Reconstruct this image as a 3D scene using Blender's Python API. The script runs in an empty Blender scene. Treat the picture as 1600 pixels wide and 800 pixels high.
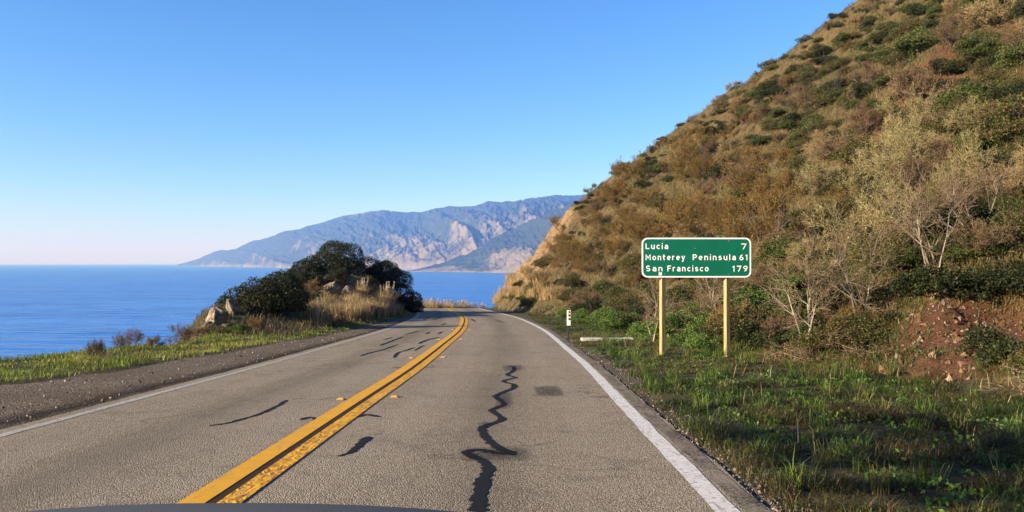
import bpy, math
import numpy as np
from mathutils import Vector

# ------------------------------------------------------------------ camera, sky, sun, exposure
S = bpy.context.scene
COL = S.collection
R = math.radians
CAM_Z = 1.4
FPX = 1200.0
PITCH = math.atan(11 / FPX)
cam_data = bpy.data.cameras.new("camera")
cam = bpy.data.objects.new("camera", cam_data)
COL.objects.link(cam)
cam.location = (0, 0, CAM_Z)
cam.rotation_euler = (math.pi / 2 + PITCH, 0, 0)
cam_data.sensor_width = 36
cam_data.lens = FPX / 1600 * 36
cam_data.clip_start = 0.05
cam_data.clip_end = 200000
S.camera = cam

SUN_EL = 17.0
LIGHT = Vector((0.90, 0.436, 0)).normalized()
world = bpy.data.worlds.new("World")
S.world = world
world.use_nodes = True
wn = world.node_tree.nodes
wl = world.node_tree.links
sky = wn.new("ShaderNodeTexSky")
sky.sky_type = 'NISHITA'
sky.sun_disc = False
sky.sun_elevation = R(SUN_EL)
sky.sun_rotation = math.atan2(-LIGHT.x, -LIGHT.y)
sky.altitude = 60
sky.air_density = 1.0
sky.dust_density = 0.2
sky.ozone_density = 3.0
hs = wn.new("ShaderNodeHueSaturation")
hs.inputs["Saturation"].default_value = 1.22
wl.new(sky.outputs[0], hs.inputs["Color"])
tn = wn.new("ShaderNodeMix"); tn.data_type = 'RGBA'; tn.blend_type = 'MULTIPLY'
tn.inputs[0].default_value = 1.0; tn.inputs[7].default_value = (0.85, 0.95, 1.22, 1)
wl.new(hs.outputs[0], tn.inputs[6]); wl.new(tn.outputs[2], wn["Background"].inputs[0])
wn["Background"].inputs[1].default_value = 0.073

sun_data = bpy.data.lights.new("sun", 'SUN')
sun_data.energy = 5.0
sun_data.angle = R(0.5)
sun_data.color = (1.0, 0.89, 0.76)
sun = bpy.data.objects.new("sun", sun_data)
COL.objects.link(sun)
ldir = Vector((LIGHT.x * math.cos(R(SUN_EL)), LIGHT.y * math.cos(R(SUN_EL)), -math.sin(R(SUN_EL))))
sun.rotation_euler = ldir.to_track_quat('-Z', 'Y').to_euler()
sun.location = (-40, -20, 40)

S.view_settings.view_transform = 'Standard'
S.view_settings.look = 'None'
S.view_settings.exposure = 1.45
S.view_settings.gamma = 1
S.view_settings.use_curve_mapping = False
S.render.engine = 'CYCLES'
S.cycles.use_denoising = True
S.cycles.max_bounces = 6
S.cycles.diffuse_bounces = 3
S.cycles.transparent_max_bounces = 8
S.cycles.volume_bounces = 0
S.cycles.sample_clamp_indirect = 6

rng = np.random.default_rng(7)

# ------------------------------------------------------------------ numeric helpers
def _hash(ix, iy, seed):
    h = (ix.astype(np.int64) * 374761393 + iy.astype(np.int64) * 668265263 + seed * 1442695041) & 0x7fffffff
    h = ((h ^ (h >> 13)) * 1274126177) & 0x7fffffff
    return ((h ^ (h >> 16)) & 0xffff) / 65535.0

def vnoise(x, y, seed=0):
    x = np.asarray(x, float); y = np.asarray(y, float)
    ix = np.floor(x); iy = np.floor(y)
    fx = x - ix; fy = y - iy
    fx = fx * fx * (3 - 2 * fx); fy = fy * fy * (3 - 2 * fy)
    a = _hash(ix, iy, seed); b = _hash(ix + 1, iy, seed)
    c = _hash(ix, iy + 1, seed); d = _hash(ix + 1, iy + 1, seed)
    return (a + (b - a) * fx) * (1 - fy) + (c + (d - c) * fx) * fy

def fbm(x, y, octaves=4, seed=0):
    s = 0.0; a = 0.5; t = 0.0
    for o in range(octaves):
        s = s + a * vnoise(x * 2 ** o + 17.3 * o, y * 2 ** o - 9.1 * o, seed + o * 13)
        t += a; a *= 0.5
    return s / t

def sstep(a, b, x):
    t = np.clip((np.asarray(x, float) - a) / (b - a), 0, 1)
    return t * t * (3 - 2 * t)

def sdf(x, y, pts):
    """signed distance to an open polyline, positive to the right of its direction"""
    pts = np.asarray(pts, float)
    best = np.full(np.shape(x), 1e18); sign = np.ones(np.shape(x))
    for i in range(len(pts) - 1):
        ax, ay = pts[i]; bx, by = pts[i + 1]
        if i == 0: ax, ay = ax - (bx - ax) * 50, ay - (by - ay) * 50
        if i == len(pts) - 2: bx, by = bx + (bx - ax) * 50, by + (by - ay) * 50
        dx, dy = bx - ax, by - ay
        t = np.clip(((x - ax) * dx + (y - ay) * dy) / (dx * dx + dy * dy), 0, 1)
        qx = x - (ax + t * dx); qy = y - (ay + t * dy)
        d2 = qx * qx + qy * qy
        cr = dy * qx - dx * qy
        m = d2 < best - 1e-9
        best = np.where(m, d2, best); sign = np.where(m, np.where(cr >= 0, 1.0, -1.0), sign)
    return np.sqrt(best) * sign

def catmull(pts, n=12):
    p = np.asarray(pts, float)
    p = np.vstack([2 * p[0] - p[1], p, 2 * p[-1] - p[-2]])
    out = []
    for i in range(1, len(p) - 2):
        t = np.linspace(0, 1, n, endpoint=False)[:, None]
        a, b, c, d = p[i - 1], p[i], p[i + 1], p[i + 2]
        out.append(0.5 * (2 * b + (c - a) * t + (2 * a - 5 * b + 4 * c - d) * t ** 2 + (3 * b - a - 3 * c + d) * t ** 3))
    out.append(p[-2][None])
    return np.vstack(out)

# ------------------------------------------------------------------ object helpers
def mesh_obj(name, V, F, mats=(), parent=None, tint=None, midx=None, smooth=False, attrs=None):
    V = np.asarray(V, np.float32).reshape(-1, 3)
    pieces = F if isinstance(F, list) else [F]
    pieces = [np.asarray(p, np.int32) for p in pieces if len(p)]
    me = bpy.data.meshes.new(name)
    me.vertices.add(len(V)); me.vertices.foreach_set("co", V.ravel())
    nl = sum(p.size for p in pieces); nf = sum(len(p) for p in pieces)
    me.loops.add(nl); me.polygons.add(nf)
    me.loops.foreach_set("vertex_index", np.concatenate([p.ravel() for p in pieces]))
    tot = np.concatenate([np.full(len(p), p.shape[1], np.int32) for p in pieces])
    me.polygons.foreach_set("loop_start", np.concatenate([[0], np.cumsum(tot)[:-1]]).astype(np.int32))
    if midx is not None: me.polygons.foreach_set("material_index", np.asarray(midx, np.int32))
    me.polygons.foreach_set("use_smooth", np.full(nf, bool(smooth)))
    if tint is not None:
        at = me.attributes.new("tint", 'FLOAT_COLOR', 'POINT')
        c = np.ones((len(V), 4), np.float32); c[:, :3] = tint
        at.data.foreach_set("color", c.ravel())
    for k, v in (attrs or {}).items():
        at = me.attributes.new(k, 'FLOAT', 'POINT')
        at.data.foreach_set("value", np.asarray(v, np.float32).ravel())
    me.update(calc_edges=True)
    for m in (mats if isinstance(mats, (list, tuple)) else [mats]): me.materials.append(m)
    o = bpy.data.objects.new(name, me); COL.objects.link(o)
    if parent: o.parent = parent
    return o

def tag(o, label=None, cat=None, group=None, kind=None):
    if label: o["label"] = label
    if cat: o["category"] = cat
    if group: o["group"] = group
    if kind: o["kind"] = kind
    return o

def thing(name, label, cat, loc=(0, 0, 0), rz=0.0, group=None):
    o = bpy.data.objects.new(name, None); COL.objects.link(o)
    o.location = loc; o.rotation_euler = (0, 0, rz); o.empty_display_size = 0.2
    return tag(o, label, cat, group)

def copy_thing(root, loc, rot, scale):
    r = root.copy(); COL.objects.link(r)
    r.location = loc; r.rotation_euler = rot; r.scale = scale
    for ch in root.children:
        c = ch.copy(); COL.objects.link(c); c.parent = r
        for g in ch.children:
            d = g.copy(); COL.objects.link(d); d.parent = c
    return r

class MB:
    """collects boxes, tubes and loose quads for one mesh"""
    def __init__(s): s.v = []; s.f4 = []; s.f3 = []; s.n = 0
    def add(s, V, q=(), t=()):
        s.v.append(np.asarray(V, float))
        s.f4 += [tuple(i + s.n for i in f) for f in q]; s.f3 += [tuple(i + s.n for i in f) for f in t]
        s.n += len(V)
    def box(s, c, d, taper=1.0):
        x, y, z = np.asarray(d, float) / 2; V = []
        for k, tz in ((-1, 1.0), (1, taper)):
            for sx, sy in ((-1, -1), (1, -1), (1, 1), (-1, 1)): V.append((c[0] + sx * x * tz, c[1] + sy * y * tz, c[2] + k * z))
        s.add(V, [(3, 2, 1, 0), (4, 5, 6, 7), (0, 1, 5, 4), (1, 2, 6, 5), (2, 3, 7, 6), (3, 0, 4, 7)])
    def tube(s, p0, p1, r0, r1=None, n=12):
        p0 = np.asarray(p0, float); p1 = np.asarray(p1, float); r1 = r0 if r1 is None else r1
        d = p1 - p0; d = d / np.linalg.norm(d)
        a = np.cross(d, (0, 0, 1.0) if abs(d[2]) < 0.9 else (1.0, 0, 0)); a /= np.linalg.norm(a); b = np.cross(d, a)
        V = []
        for p, r in ((p0, r0), (p1, r1)):
            for k in range(n):
                t = 2 * math.pi * k / n; V.append(p + r * (a * math.cos(t) + b * math.sin(t)))
        V += [p0, p1]
        q = [(k, (k + 1) % n, n + (k + 1) % n, n + k) for k in range(n)]
        t = [(2 * n, (k + 1) % n, k) for k in range(n)] + [(2 * n + 1, n + k, n + (k + 1) % n) for k in range(n)]
        s.add(V, q, t)
    def build(s, name, mat, parent=None, smooth=False, bevel=0.0):
        o = mesh_obj(name, np.vstack(s.v), [np.array(s.f4 or np.zeros((0, 4)), int), np.array(s.f3 or np.zeros((0, 3)), int)], mat, parent, smooth=smooth)
        if bevel:
            m = o.modifiers.new("bevel", 'BEVEL'); m.width = bevel; m.segments = 2; m.limit_method = 'ANGLE'
        return o

# ------------------------------------------------------------------ materials
def new_mat(name, rough=0.8, spec=0.3):
    m = bpy.data.materials.new(name); m.use_nodes = True
    nt = m.node_tree; b = nt.nodes["Principled BSDF"]
    b.inputs["Roughness"].default_value = rough
    b.inputs["Specular IOR Level"].default_value = spec
    return m, nt, b

class NT:
    def __init__(s, nt): s.nt = nt
    def n(s, t, **kw):
        x = s.nt.nodes.new(t)
        for k, v in kw.items(): setattr(x, k, v)
        return x
    def l(s, a, b): s.nt.links.new(a, b)
    def coord(s, scale=(1, 1, 1), obj=True):
        tc = s.n("ShaderNodeTexCoord"); mp = s.n("ShaderNodeMapping"); mp.inputs["Scale"].default_value = scale
        s.l(tc.outputs["Object" if obj else "Generated"], mp.inputs[0]); return mp.outputs[0]
    def noise(s, vec, scale, detail=4, rough=0.55, dist=0.0):
        x = s.n("ShaderNodeTexNoise"); x.inputs["Scale"].default_value = scale; x.inputs["Detail"].default_value = detail
        x.inputs["Roughness"].default_value = rough; x.inputs["Distortion"].default_value = dist
        s.l(vec, x.inputs["Vector"]); return x.outputs["Fac"]
    def voro(s, vec, scale, feature='F1', out="Distance"):
        x = s.n("ShaderNodeTexVoronoi", feature=feature); x.inputs["Scale"].default_value = scale
        s.l(vec, x.inputs["Vector"]); return x.outputs[out]
    def ramp(s, fac, stops):
        x = s.n("ShaderNodeValToRGB"); e = x.color_ramp.elements
        while len(e) > 1: e.remove(e[-1])
        for i, (p, c) in enumerate(stops):
            el = e[0] if i == 0 else e.new(p)
            el.position = p; el.color = (*c, 1) if len(c) == 3 else c
        s.l(fac, x.inputs[0]); return x.outputs[0]
    def mix(s, fac, a, b, mode='MIX'):
        x = s.n("ShaderNodeMix", data_type='RGBA', blend_type=mode)
        for i, v in ((0, fac), (6, a), (7, b)):
            if hasattr(v, "is_output"): s.l(v, x.inputs[i])
            else: x.inputs[i].default_value = v if i == 0 else (*v, 1)
        return x.outputs[2]
    def math(s, op, a, b=0.0, clamp=False):
        x = s.n("ShaderNodeMath", operation=op, use_clamp=clamp)
        for i, v in ((0, a), (1, b)):
            if hasattr(v, "is_output"): s.l(v, x.inputs[i])
            else: x.inputs[i].default_value = v
        return x.outputs[0]
    def attr(s, name, out="Color"):
        x = s.n("ShaderNodeAttribute", attribute_name=name); return x.outputs[out]
    def bump(s, h, strength, dist, b):
        x = s.n("ShaderNodeBump"); x.inputs["Strength"].default_value = strength; x.inputs["Distance"].default_value = dist
        s.l(h, x.inputs["Height"]); s.l(x.outputs[0], b.inputs["Normal"])

def plain(name, col, rough=0.6, spec=0.3, var=0.15, scale=20, metal=0.0, bump=0.0):
    m, nt, b = new_mat(name, rough, spec); t = NT(nt); v = t.coord()
    c = t.mix(t.noise(v, scale), tuple(x * (1 - var) for x in col), tuple(min(1, x * (1 + var)) for x in col))
    t.l(c, b.inputs["Base Color"]); b.inputs["Metallic"].default_value = metal
    if bump: t.bump(t.noise(v, scale * 3, 6), 0.6, bump, b)
    return m

def foliage_mat(name, translucent=0.3, rough=0.55, spec=0.2, vary=0.35, gain=1.0):
    m, nt, b = new_mat(name, rough, spec); t = NT(nt)
    oi = t.n("ShaderNodeObjectInfo")
    f = t.math('ADD', t.math('MULTIPLY', oi.outputs["Random"], vary * gain), (1 - vary / 2) * gain)
    cmb = t.n("ShaderNodeVectorMath", operation='SCALE'); t.l(t.attr("tint"), cmb.inputs[0]); t.l(f, cmb.inputs["Scale"])
    t.l(cmb.outputs[0], b.inputs["Base Color"])
    if translucent:
        tr = t.n("ShaderNodeBsdfTranslucent"); t.l(cmb.outputs[0], tr.inputs[0])
        mx = t.n("ShaderNodeMixShader"); mx.inputs[0].default_value = translucent
        t.l(b.outputs[0], mx.inputs[1]); t.l(tr.outputs[0], mx.inputs[2])
        t.l(mx.outputs[0], nt.nodes["Material Output"].inputs[0])
    return m

M_LEAF = foliage_mat("leaf", gain=0.76)
M_GRASS = foliage_mat("grass_blade", 0.35, 0.5, 0.25, 0.0)
M_TWIG = foliage_mat("twig_bark", 0.0, 0.8, 0.1, 0.3, 0.85)

# asphalt
M_ROAD, nt, b = new_mat("asphalt", 0.9, 0.08); t = NT(nt); v = t.coord()
grain = t.voro(v, 90, out="Color"); gh = t.voro(v, 90)
big = t.noise(v, 0.35, 5); mid = t.noise(t.coord((2.5, 0.12, 1)), 1.0, 4)
sep = t.n("ShaderNodeSeparateColor"); t.l(grain, sep.inputs[0])
c = t.ramp(sep.outputs[0], [(0, (0.13, 0.105, 0.075)), (0.45, (0.29, 0.24, 0.175)), (0.85, (0.42, 0.36, 0.27)), (1, (0.60, 0.53, 0.41))])
c = t.mix(t.math('MULTIPLY', t.ramp(big, [(0.35, (0, 0, 0)), (0.7, (1, 1, 1))]), 0.35), c, (0.19, 0.16, 0.12))
c = t.mix(t.math('MULTIPLY', t.ramp(mid, [(0.4, (0, 0, 0)), (0.7, (1, 1, 1))]), 0.35), c, (0.38, 0.335, 0.26))
ac = t.attr("across", "Fac")
def lane(x0, w): return t.math('POWER', 2.718, t.math('MULTIPLY', t.math('POWER', t.math('DIVIDE', t.math('ABSOLUTE', t.math('SUBTRACT', ac, x0)), w), 2.0), -1.0))
oil = t.math('ADD', lane(1.72, 0.42), lane(-1.55, 0.42))
c = t.mix(t.math('MULTIPLY', oil, t.math('MULTIPLY', t.noise(t.coord((1.2, 0.25, 1)), 1.3, 5, 0.6), 0.75), True), c, (0.10, 0.085, 0.065))
wear_ = t.math('ADD', t.math('ADD', lane(0.85, 0.28), lane(2.6, 0.28)), t.math('ADD', lane(-0.75, 0.28), lane(-2.4, 0.28)))
c = t.mix(t.math('MULTIPLY', wear_, t.math('MULTIPLY', t.noise(t.coord((1, 0.2, 1)), 2.1, 5, 0.6), 0.30), True), c, (0.34, 0.30, 0.235))
c = t.mix(t.math('MULTIPLY', t.ramp(t.noise(v, 1.7, 8, 0.72, 0.5), [(0.52, (0, 0, 0)), (0.66, (1, 1, 1))]), 0.35), c, (0.13, 0.11, 0.085))
wv = t.n("ShaderNodeVectorMath", operation='ADD'); nv = t.n("ShaderNodeTexNoise"); nv.inputs["Scale"].default_value = 1.4; nv.inputs["Detail"].default_value = 6; t.l(v, nv.inputs["Vector"])
t.l(v, wv.inputs[0]); sv = t.n("ShaderNodeVectorMath", operation='SCALE'); sv.inputs["Scale"].default_value = 1.1; t.l(nv.outputs["Color"], sv.inputs[0]); t.l(sv.outputs[0], wv.inputs[1])
ck = t.ramp(t.voro(wv.outputs[0], 0.42, 'DISTANCE_TO_EDGE'), [(0.0, (1, 1, 1)), (0.004, (0.8, 0.8, 0.8)), (0.010, (0, 0, 0))])
c = t.mix(t.math('MULTIPLY', ck, t.ramp(t.noise(v, 0.25, 3), [(0.5, (0, 0, 0)), (0.62, (0.7, 0.7, 0.7))])), c, (0.05, 0.045, 0.04))
c = t.mix(1.0, c, (0.82, 0.80, 0.77), 'MULTIPLY')
t.l(c, b.inputs["Base Color"]); t.bump(t.math('SUBTRACT', 1.0, gh), 0.9, 0.012, b)

M_OLDROAD, nt, b = new_mat("old_asphalt", 0.95, 0.05); t = NT(nt); v = t.coord()
vc = t.voro(v, 60, out="Color"); sep = t.n("ShaderNodeSeparateColor"); t.l(vc, sep.inputs[0])
t.l(t.mix(t.ramp(t.noise(v, 2.5, 6, 0.7), [(0.4, (0, 0, 0)), (0.65, (1, 1, 1))]), t.ramp(sep.outputs[0], [(0, (0.05, 0.042, 0.034)), (0.8, (0.14, 0.12, 0.09)), (1, (0.3, 0.26, 0.2))]), (0.24, 0.2, 0.15)), b.inputs["Base Color"]); t.bump(t.noise(v, 40, 6, 0.7), 0.9, 0.02, b)

def paint(name, col, wear, under=(0.19, 0.17, 0.14), dark=None, notch=False):
    m, nt, b = new_mat(name, 0.75, 0.15); t = NT(nt); v = t.coord()
    w = t.ramp(t.noise(v, 26, 8, 0.7), [(wear - 0.08, (1, 1, 1)), (wear + 0.06, (0, 0, 0))])
    w2 = t.ramp(t.noise(t.coord((7, 1.2, 1)), 3, 6, 0.6), [(0.30, (1, 1, 1)), (0.42, (0, 0, 0))])
    w = t.math('MAXIMUM', w, t.math('MULTIPLY', w2, 0.7))
    cc = t.mix(t.noise(v, 5, 6), tuple(x * 0.72 for x in col), tuple(min(1, x * 1.12) for x in col))
    if notch:
        nz = t.noise(t.coord((9, 5, 1)), 1.6, 2, 0.5, 1.2)
        cc = t.mix(t.ramp(nz, [(0.40, (0.75, 0.75, 0.75)), (0.50, (0, 0, 0))]), cc, (0.30, 0.13, 0.02))
        t.bump(nz, 0.9, 0.02, b)
    else:
        t.bump(t.noise(v, 120, 4), 0.4, 0.004, b)
    t.l(t.mix(w, cc, under), b.inputs["Base Color"]); return m
M_YEL = paint("yellow_paint", (0.70, 0.35, 0.018), 0.36)
M_YELN = paint("yellow_paint_rough", (0.70, 0.35, 0.018), 0.36, notch=True)
M_WHT = paint("white_paint", (0.66, 0.63, 0.56), 0.42)
M_WHTW = paint("worn_white_paint", (0.46, 0.42, 0.34), 0.47)

def tar(name, alpha, edge=0.5):
    m, nt, b = new_mat(name, 0.8, 0.1); t = NT(nt); v = t.coord()
    t.l(t.mix(t.noise(v, 40), (0.007, 0.007, 0.008), (0.022, 0.021, 0.02)), b.inputs["Base Color"])
    if alpha < 1:
        a = t.math('MULTIPLY', t.attr("cover", "Fac"), t.ramp(t.noise(t.coord((1, 3, 1)), 14, 6, 0.7), [(0.35, (0, 0, 0)), (0.65, (1, 1, 1))]))
        t.l(t.math('MULTIPLY', a, alpha), b.inputs["Alpha"])
    t.bump(t.noise(v, 90, 3), 0.3, 0.004, b); return m
M_GAP = plain("worn_gap", (0.045, 0.03, 0.02), 0.9, 0.05, 0.4, 9)
M_TAR = tar("tar", 1.0); M_SMUDGE = tar("tar_smudge", 0.8)

M_GRAVEL, nt, b = new_mat("gravel", 1.0, 0.0); t = NT(nt); v = t.coord()
vc = t.voro(v, 42, out="Color"); sep = t.n("ShaderNodeSeparateColor"); t.l(vc, sep.inputs[0])
c = t.ramp(sep.outputs[0], [(0, (0.09, 0.072, 0.054)), (0.6, (0.16, 0.13, 0.098)), (0.93, (0.24, 0.20, 0.15)), (1, (0.48, 0.43, 0.36))])
c = t.mix(t.math('MULTIPLY', t.ramp(t.noise(v, 0.6, 6), [(0.35, (0, 0, 0)), (0.65, (1, 1, 1))]), 0.6), c, (0.10, 0.08, 0.06))
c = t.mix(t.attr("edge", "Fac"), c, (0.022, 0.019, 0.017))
t.l(c, b.inputs["Base Color"]); t.bump(t.math('ADD', t.math('SUBTRACT', 1.0, t.voro(v, 42)), t.noise(v, 6, 6)), 0.8, 0.02, b)

def earth(name, stops, dirt=(0.095, 0.045, 0.025), rock=(0.27, 0.185, 0.10)):
    m, nt, b = new_mat(name, 0.95, 0.1); t = NT(nt); v = t.coord()
    c = t.ramp(t.noise(v, 0.45, 8, 0.65), stops)
    c = t.mix(0.5, c, t.ramp(t.noise(v, 6, 6, 0.7), stops))
    dc = t.mix(t.noise(v, 3, 6, 0.7), tuple(x * 0.6 for x in dirt), tuple(x * 1.5 for x in dirt))
    rc = t.mix(t.ramp(t.voro(t.coord((1, 1, 1.8)), 1.1, 'DISTANCE_TO_EDGE'), [(0.0, (0, 0, 0)), (0.12, (1, 1, 1))]), (0.14, 0.085, 0.04), rock)
    rc = t.mix(t.noise(v, 2.2, 8, 0.7), rc, (0.17, 0.105, 0.055))
    n2 = t.noise(v, 1.6, 6, 0.7)
    dm = t.ramp(t.math('ADD', t.attr("dirt", "Fac"), t.math('MULTIPLY', n2, 0.8)), [(0.72, (0, 0, 0)), (0.95, (1, 1, 1))])
    rm = t.ramp(t.math('ADD', t.attr("rock", "Fac"), t.math('MULTIPLY', n2, 0.8)), [(0.75, (0, 0, 0)), (0.95, (1, 1, 1))])
    c = t.mix(rm, t.mix(dm, c, dc), rc)
    t.l(c, b.inputs["Base Color"])
    t.bump(t.math('ADD', t.noise(v, 5, 8, 0.7), t.math('MULTIPLY', t.noise(v, 1.2, 4), 2.0)), 0.9, 0.12, b); return m
M_HILL = earth("hill_earth", [(0.3, (0.06, 0.048, 0.022)), (0.5, (0.12, 0.085, 0.04)), (0.62, (0.08, 0.065, 0.026)), (0.75, (0.16, 0.115, 0.055))])
M_GROUND = earth("ground_earth", [(0.3, (0.04, 0.045, 0.015)), (0.5, (0.075, 0.062, 0.03)), (0.7, (0.13, 0.095, 0.05))], dirt=(0.22, 0.11, 0.055))

M_ROCK, nt, b = new_mat("rock", 0.9, 0.2); t = NT(nt); v = t.coord()
c = t.ramp(t.noise(v, 2.5, 8, 0.7, 0.6), [(0.3, (0.10, 0.075, 0.045)), (0.5, (0.26, 0.20, 0.13)), (0.7, (0.42, 0.34, 0.24))])
t.l(t.mix(t.ramp(t.voro(v, 2.2, 'DISTANCE_TO_EDGE'), [(0, (0.8, 0.8, 0.8)), (0.08, (0, 0, 0))]), c, (0.06, 0.045, 0.03)), b.inputs["Base Color"])
t.bump(t.noise(v, 5, 8, 0.75), 1.0, 0.12, b)

M_SEA, nt, b = new_mat("sea_water", 0.9, 0.0); t = NT(nt)
v1 = t.coord((0.016, 0.07, 1)); v2 = t.coord((0.16, 0.45, 1)); v3 = t.coord((0.0025, 0.012, 1))
big = t.math("ADD", t.math("MULTIPLY", t.noise(v3, 1, 5, 0.6), 0.6), t.math("MULTIPLY", t.noise(t.coord((0.007, 0.05, 1)), 1, 5, 0.65, 0.4), 0.4))
t.l(t.ramp(big, [(0.36, (0.005, 0.085, 0.32)), (0.5, (0.018, 0.165, 0.52)), (0.66, (0.045, 0.24, 0.64))]), b.inputs["Base Color"])
h = t.math('ADD', t.math('ADD', t.math('MULTIPLY', t.noise(v1, 1, 4, 0.5, 0.3), 3.5), t.math('MULTIPLY', t.noise(t.coord((0.004, 0.03, 1)), 1, 3, 0.5, 0.2), 9.0)), t.math('MULTIPLY', t.noise(v2, 1, 4, 0.6), 0.35))
bp = t.n("ShaderNodeBump"); bp.inputs["Strength"].default_value = 0.8; bp.inputs["Distance"].default_value = 1.6; t.l(h, bp.inputs["Height"])
gs = t.n("ShaderNodeBsdfGlossy"); gs.inputs["Roughness"].default_value = 0.25
t.l(bp.outputs[0], gs.inputs["Normal"]); t.l(bp.outputs[0], b.inputs["Normal"])
fr = t.n("ShaderNodeFresnel"); fr.inputs["IOR"].default_value = 1.33; t.l(bp.outputs[0], fr.inputs["Normal"])
mx = t.n("ShaderNodeMixShader"); t.l(t.math('MULTIPLY', fr.outputs[0], 0.8), mx.inputs[0]); t.l(b.outputs[0], mx.inputs[1]); t.l(gs.outputs[0], mx.inputs[2])
t.l(mx.outputs[0], nt.nodes["Material Output"].inputs[0])

M_FAR, nt, b = new_mat("far_hill", 1.0, 0.0); t = NT(nt); v = t.coord()
n1 = t.noise(v, 0.0022, 8, 0.65, 0.8); n2 = t.noise(v, 0.012, 6, 0.7)
m1 = t.ramp(t.math('ADD', t.math('MULTIPLY', n1, 0.7), t.math('ADD', t.math('MULTIPLY', n2, 0.3), t.attr("grassy", "Fac"))), [(0.54, (0, 0, 0)), (0.66, (1, 1, 1))])
c = t.mix(m1, t.mix(n2, (0.018, 0.028, 0.016), (0.05, 0.06, 0.03)), t.mix(n2, (0.12, 0.10, 0.058), (0.23, 0.19, 0.115)))
c = t.mix(t.math("MULTIPLY", t.attr("cliff", "Fac"), t.ramp(t.noise(v, 0.006, 6, 0.7), [(0.38, (0.1, 0.1, 0.1)), (0.62, (1, 1, 1))])), c, (0.20, 0.18, 0.145))
t.l(c, b.inputs["Base Color"]); t.bump(n2, 1.0, 25, b)

# ------------------------------------------------------------------ terrain shape
CENTRE = catmull([(-2.6, -40), (-2.3, -15), (-2.08, 0), (-2.02, 5.3), (-1.98, 10), (-1.92, 15), (-1.97, 21.7), (-2.13, 32), (-2.77, 45), (-3.6, 55), (-5.3, 70), (-7.0, 86),
                  (-7.6, 96), (-6.6, 106), (-2.5, 114), (6, 121), (20, 127), (45, 134)], 14)
FOOT = [(12, -40), (8.8, 0), (8.1, 6), (7.5, 9), (7.15, 11), (6.95, 12.5), (6.5, 14.3), (5.7, 17), (5.1, 20), (4.9, 30), (4.2, 45), (1.9, 60), (-0.2, 72), (-1.9, 85), (-2.4, 97), (-1.2, 107),
        (3, 113.5), (12, 118.5), (28, 124), (60, 132)]
CLIFF = [(-13.5, -40), (-12.0, 5), (-11.6, 14), (-10.9, 18), (-9.9, 22), (-9.9, 26), (-11.6, 29.5), (-13.6, 35), (-16.5, 46), (-20.5, 58), (-19.5, 70), (-15.5, 82), (-13.2, 94), (-12.2, 104), (-9, 113), (-1, 122), (9, 129), (30, 138), (60, 147)]
CEN_SDF = CENTRE[::4]

def grade(y):
    y = np.asarray(y, float)
    return -0.043 * y - 0.0010 * np.maximum(y - 85, 0) ** 2

P_FAR = ([0, 1.0, 4, 8, 9.5, 16.7, 23.8, 29.3, 35.7, 43.6, 80, 140], [0, 1.3, 5.2, 10.0, 11.4, 16.2, 21.0, 25.0, 30.2, 36.0, 64, 95])
P_NEAR = ([0, 2, 5, 10, 20, 44, 80, 140], [0, 0.9, 3.2, 7.6, 16, 35.5, 62, 95])

def gauss(x, y, cx, cy, sx, sy, a=0.0):
    c, s = math.cos(a), math.sin(a)
    u = (x - cx) * c + (y - cy) * s; v = -(x - cx) * s + (y - cy) * c
    return np.exp(-((u / sx) ** 2 + (v / sy) ** 2))

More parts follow.
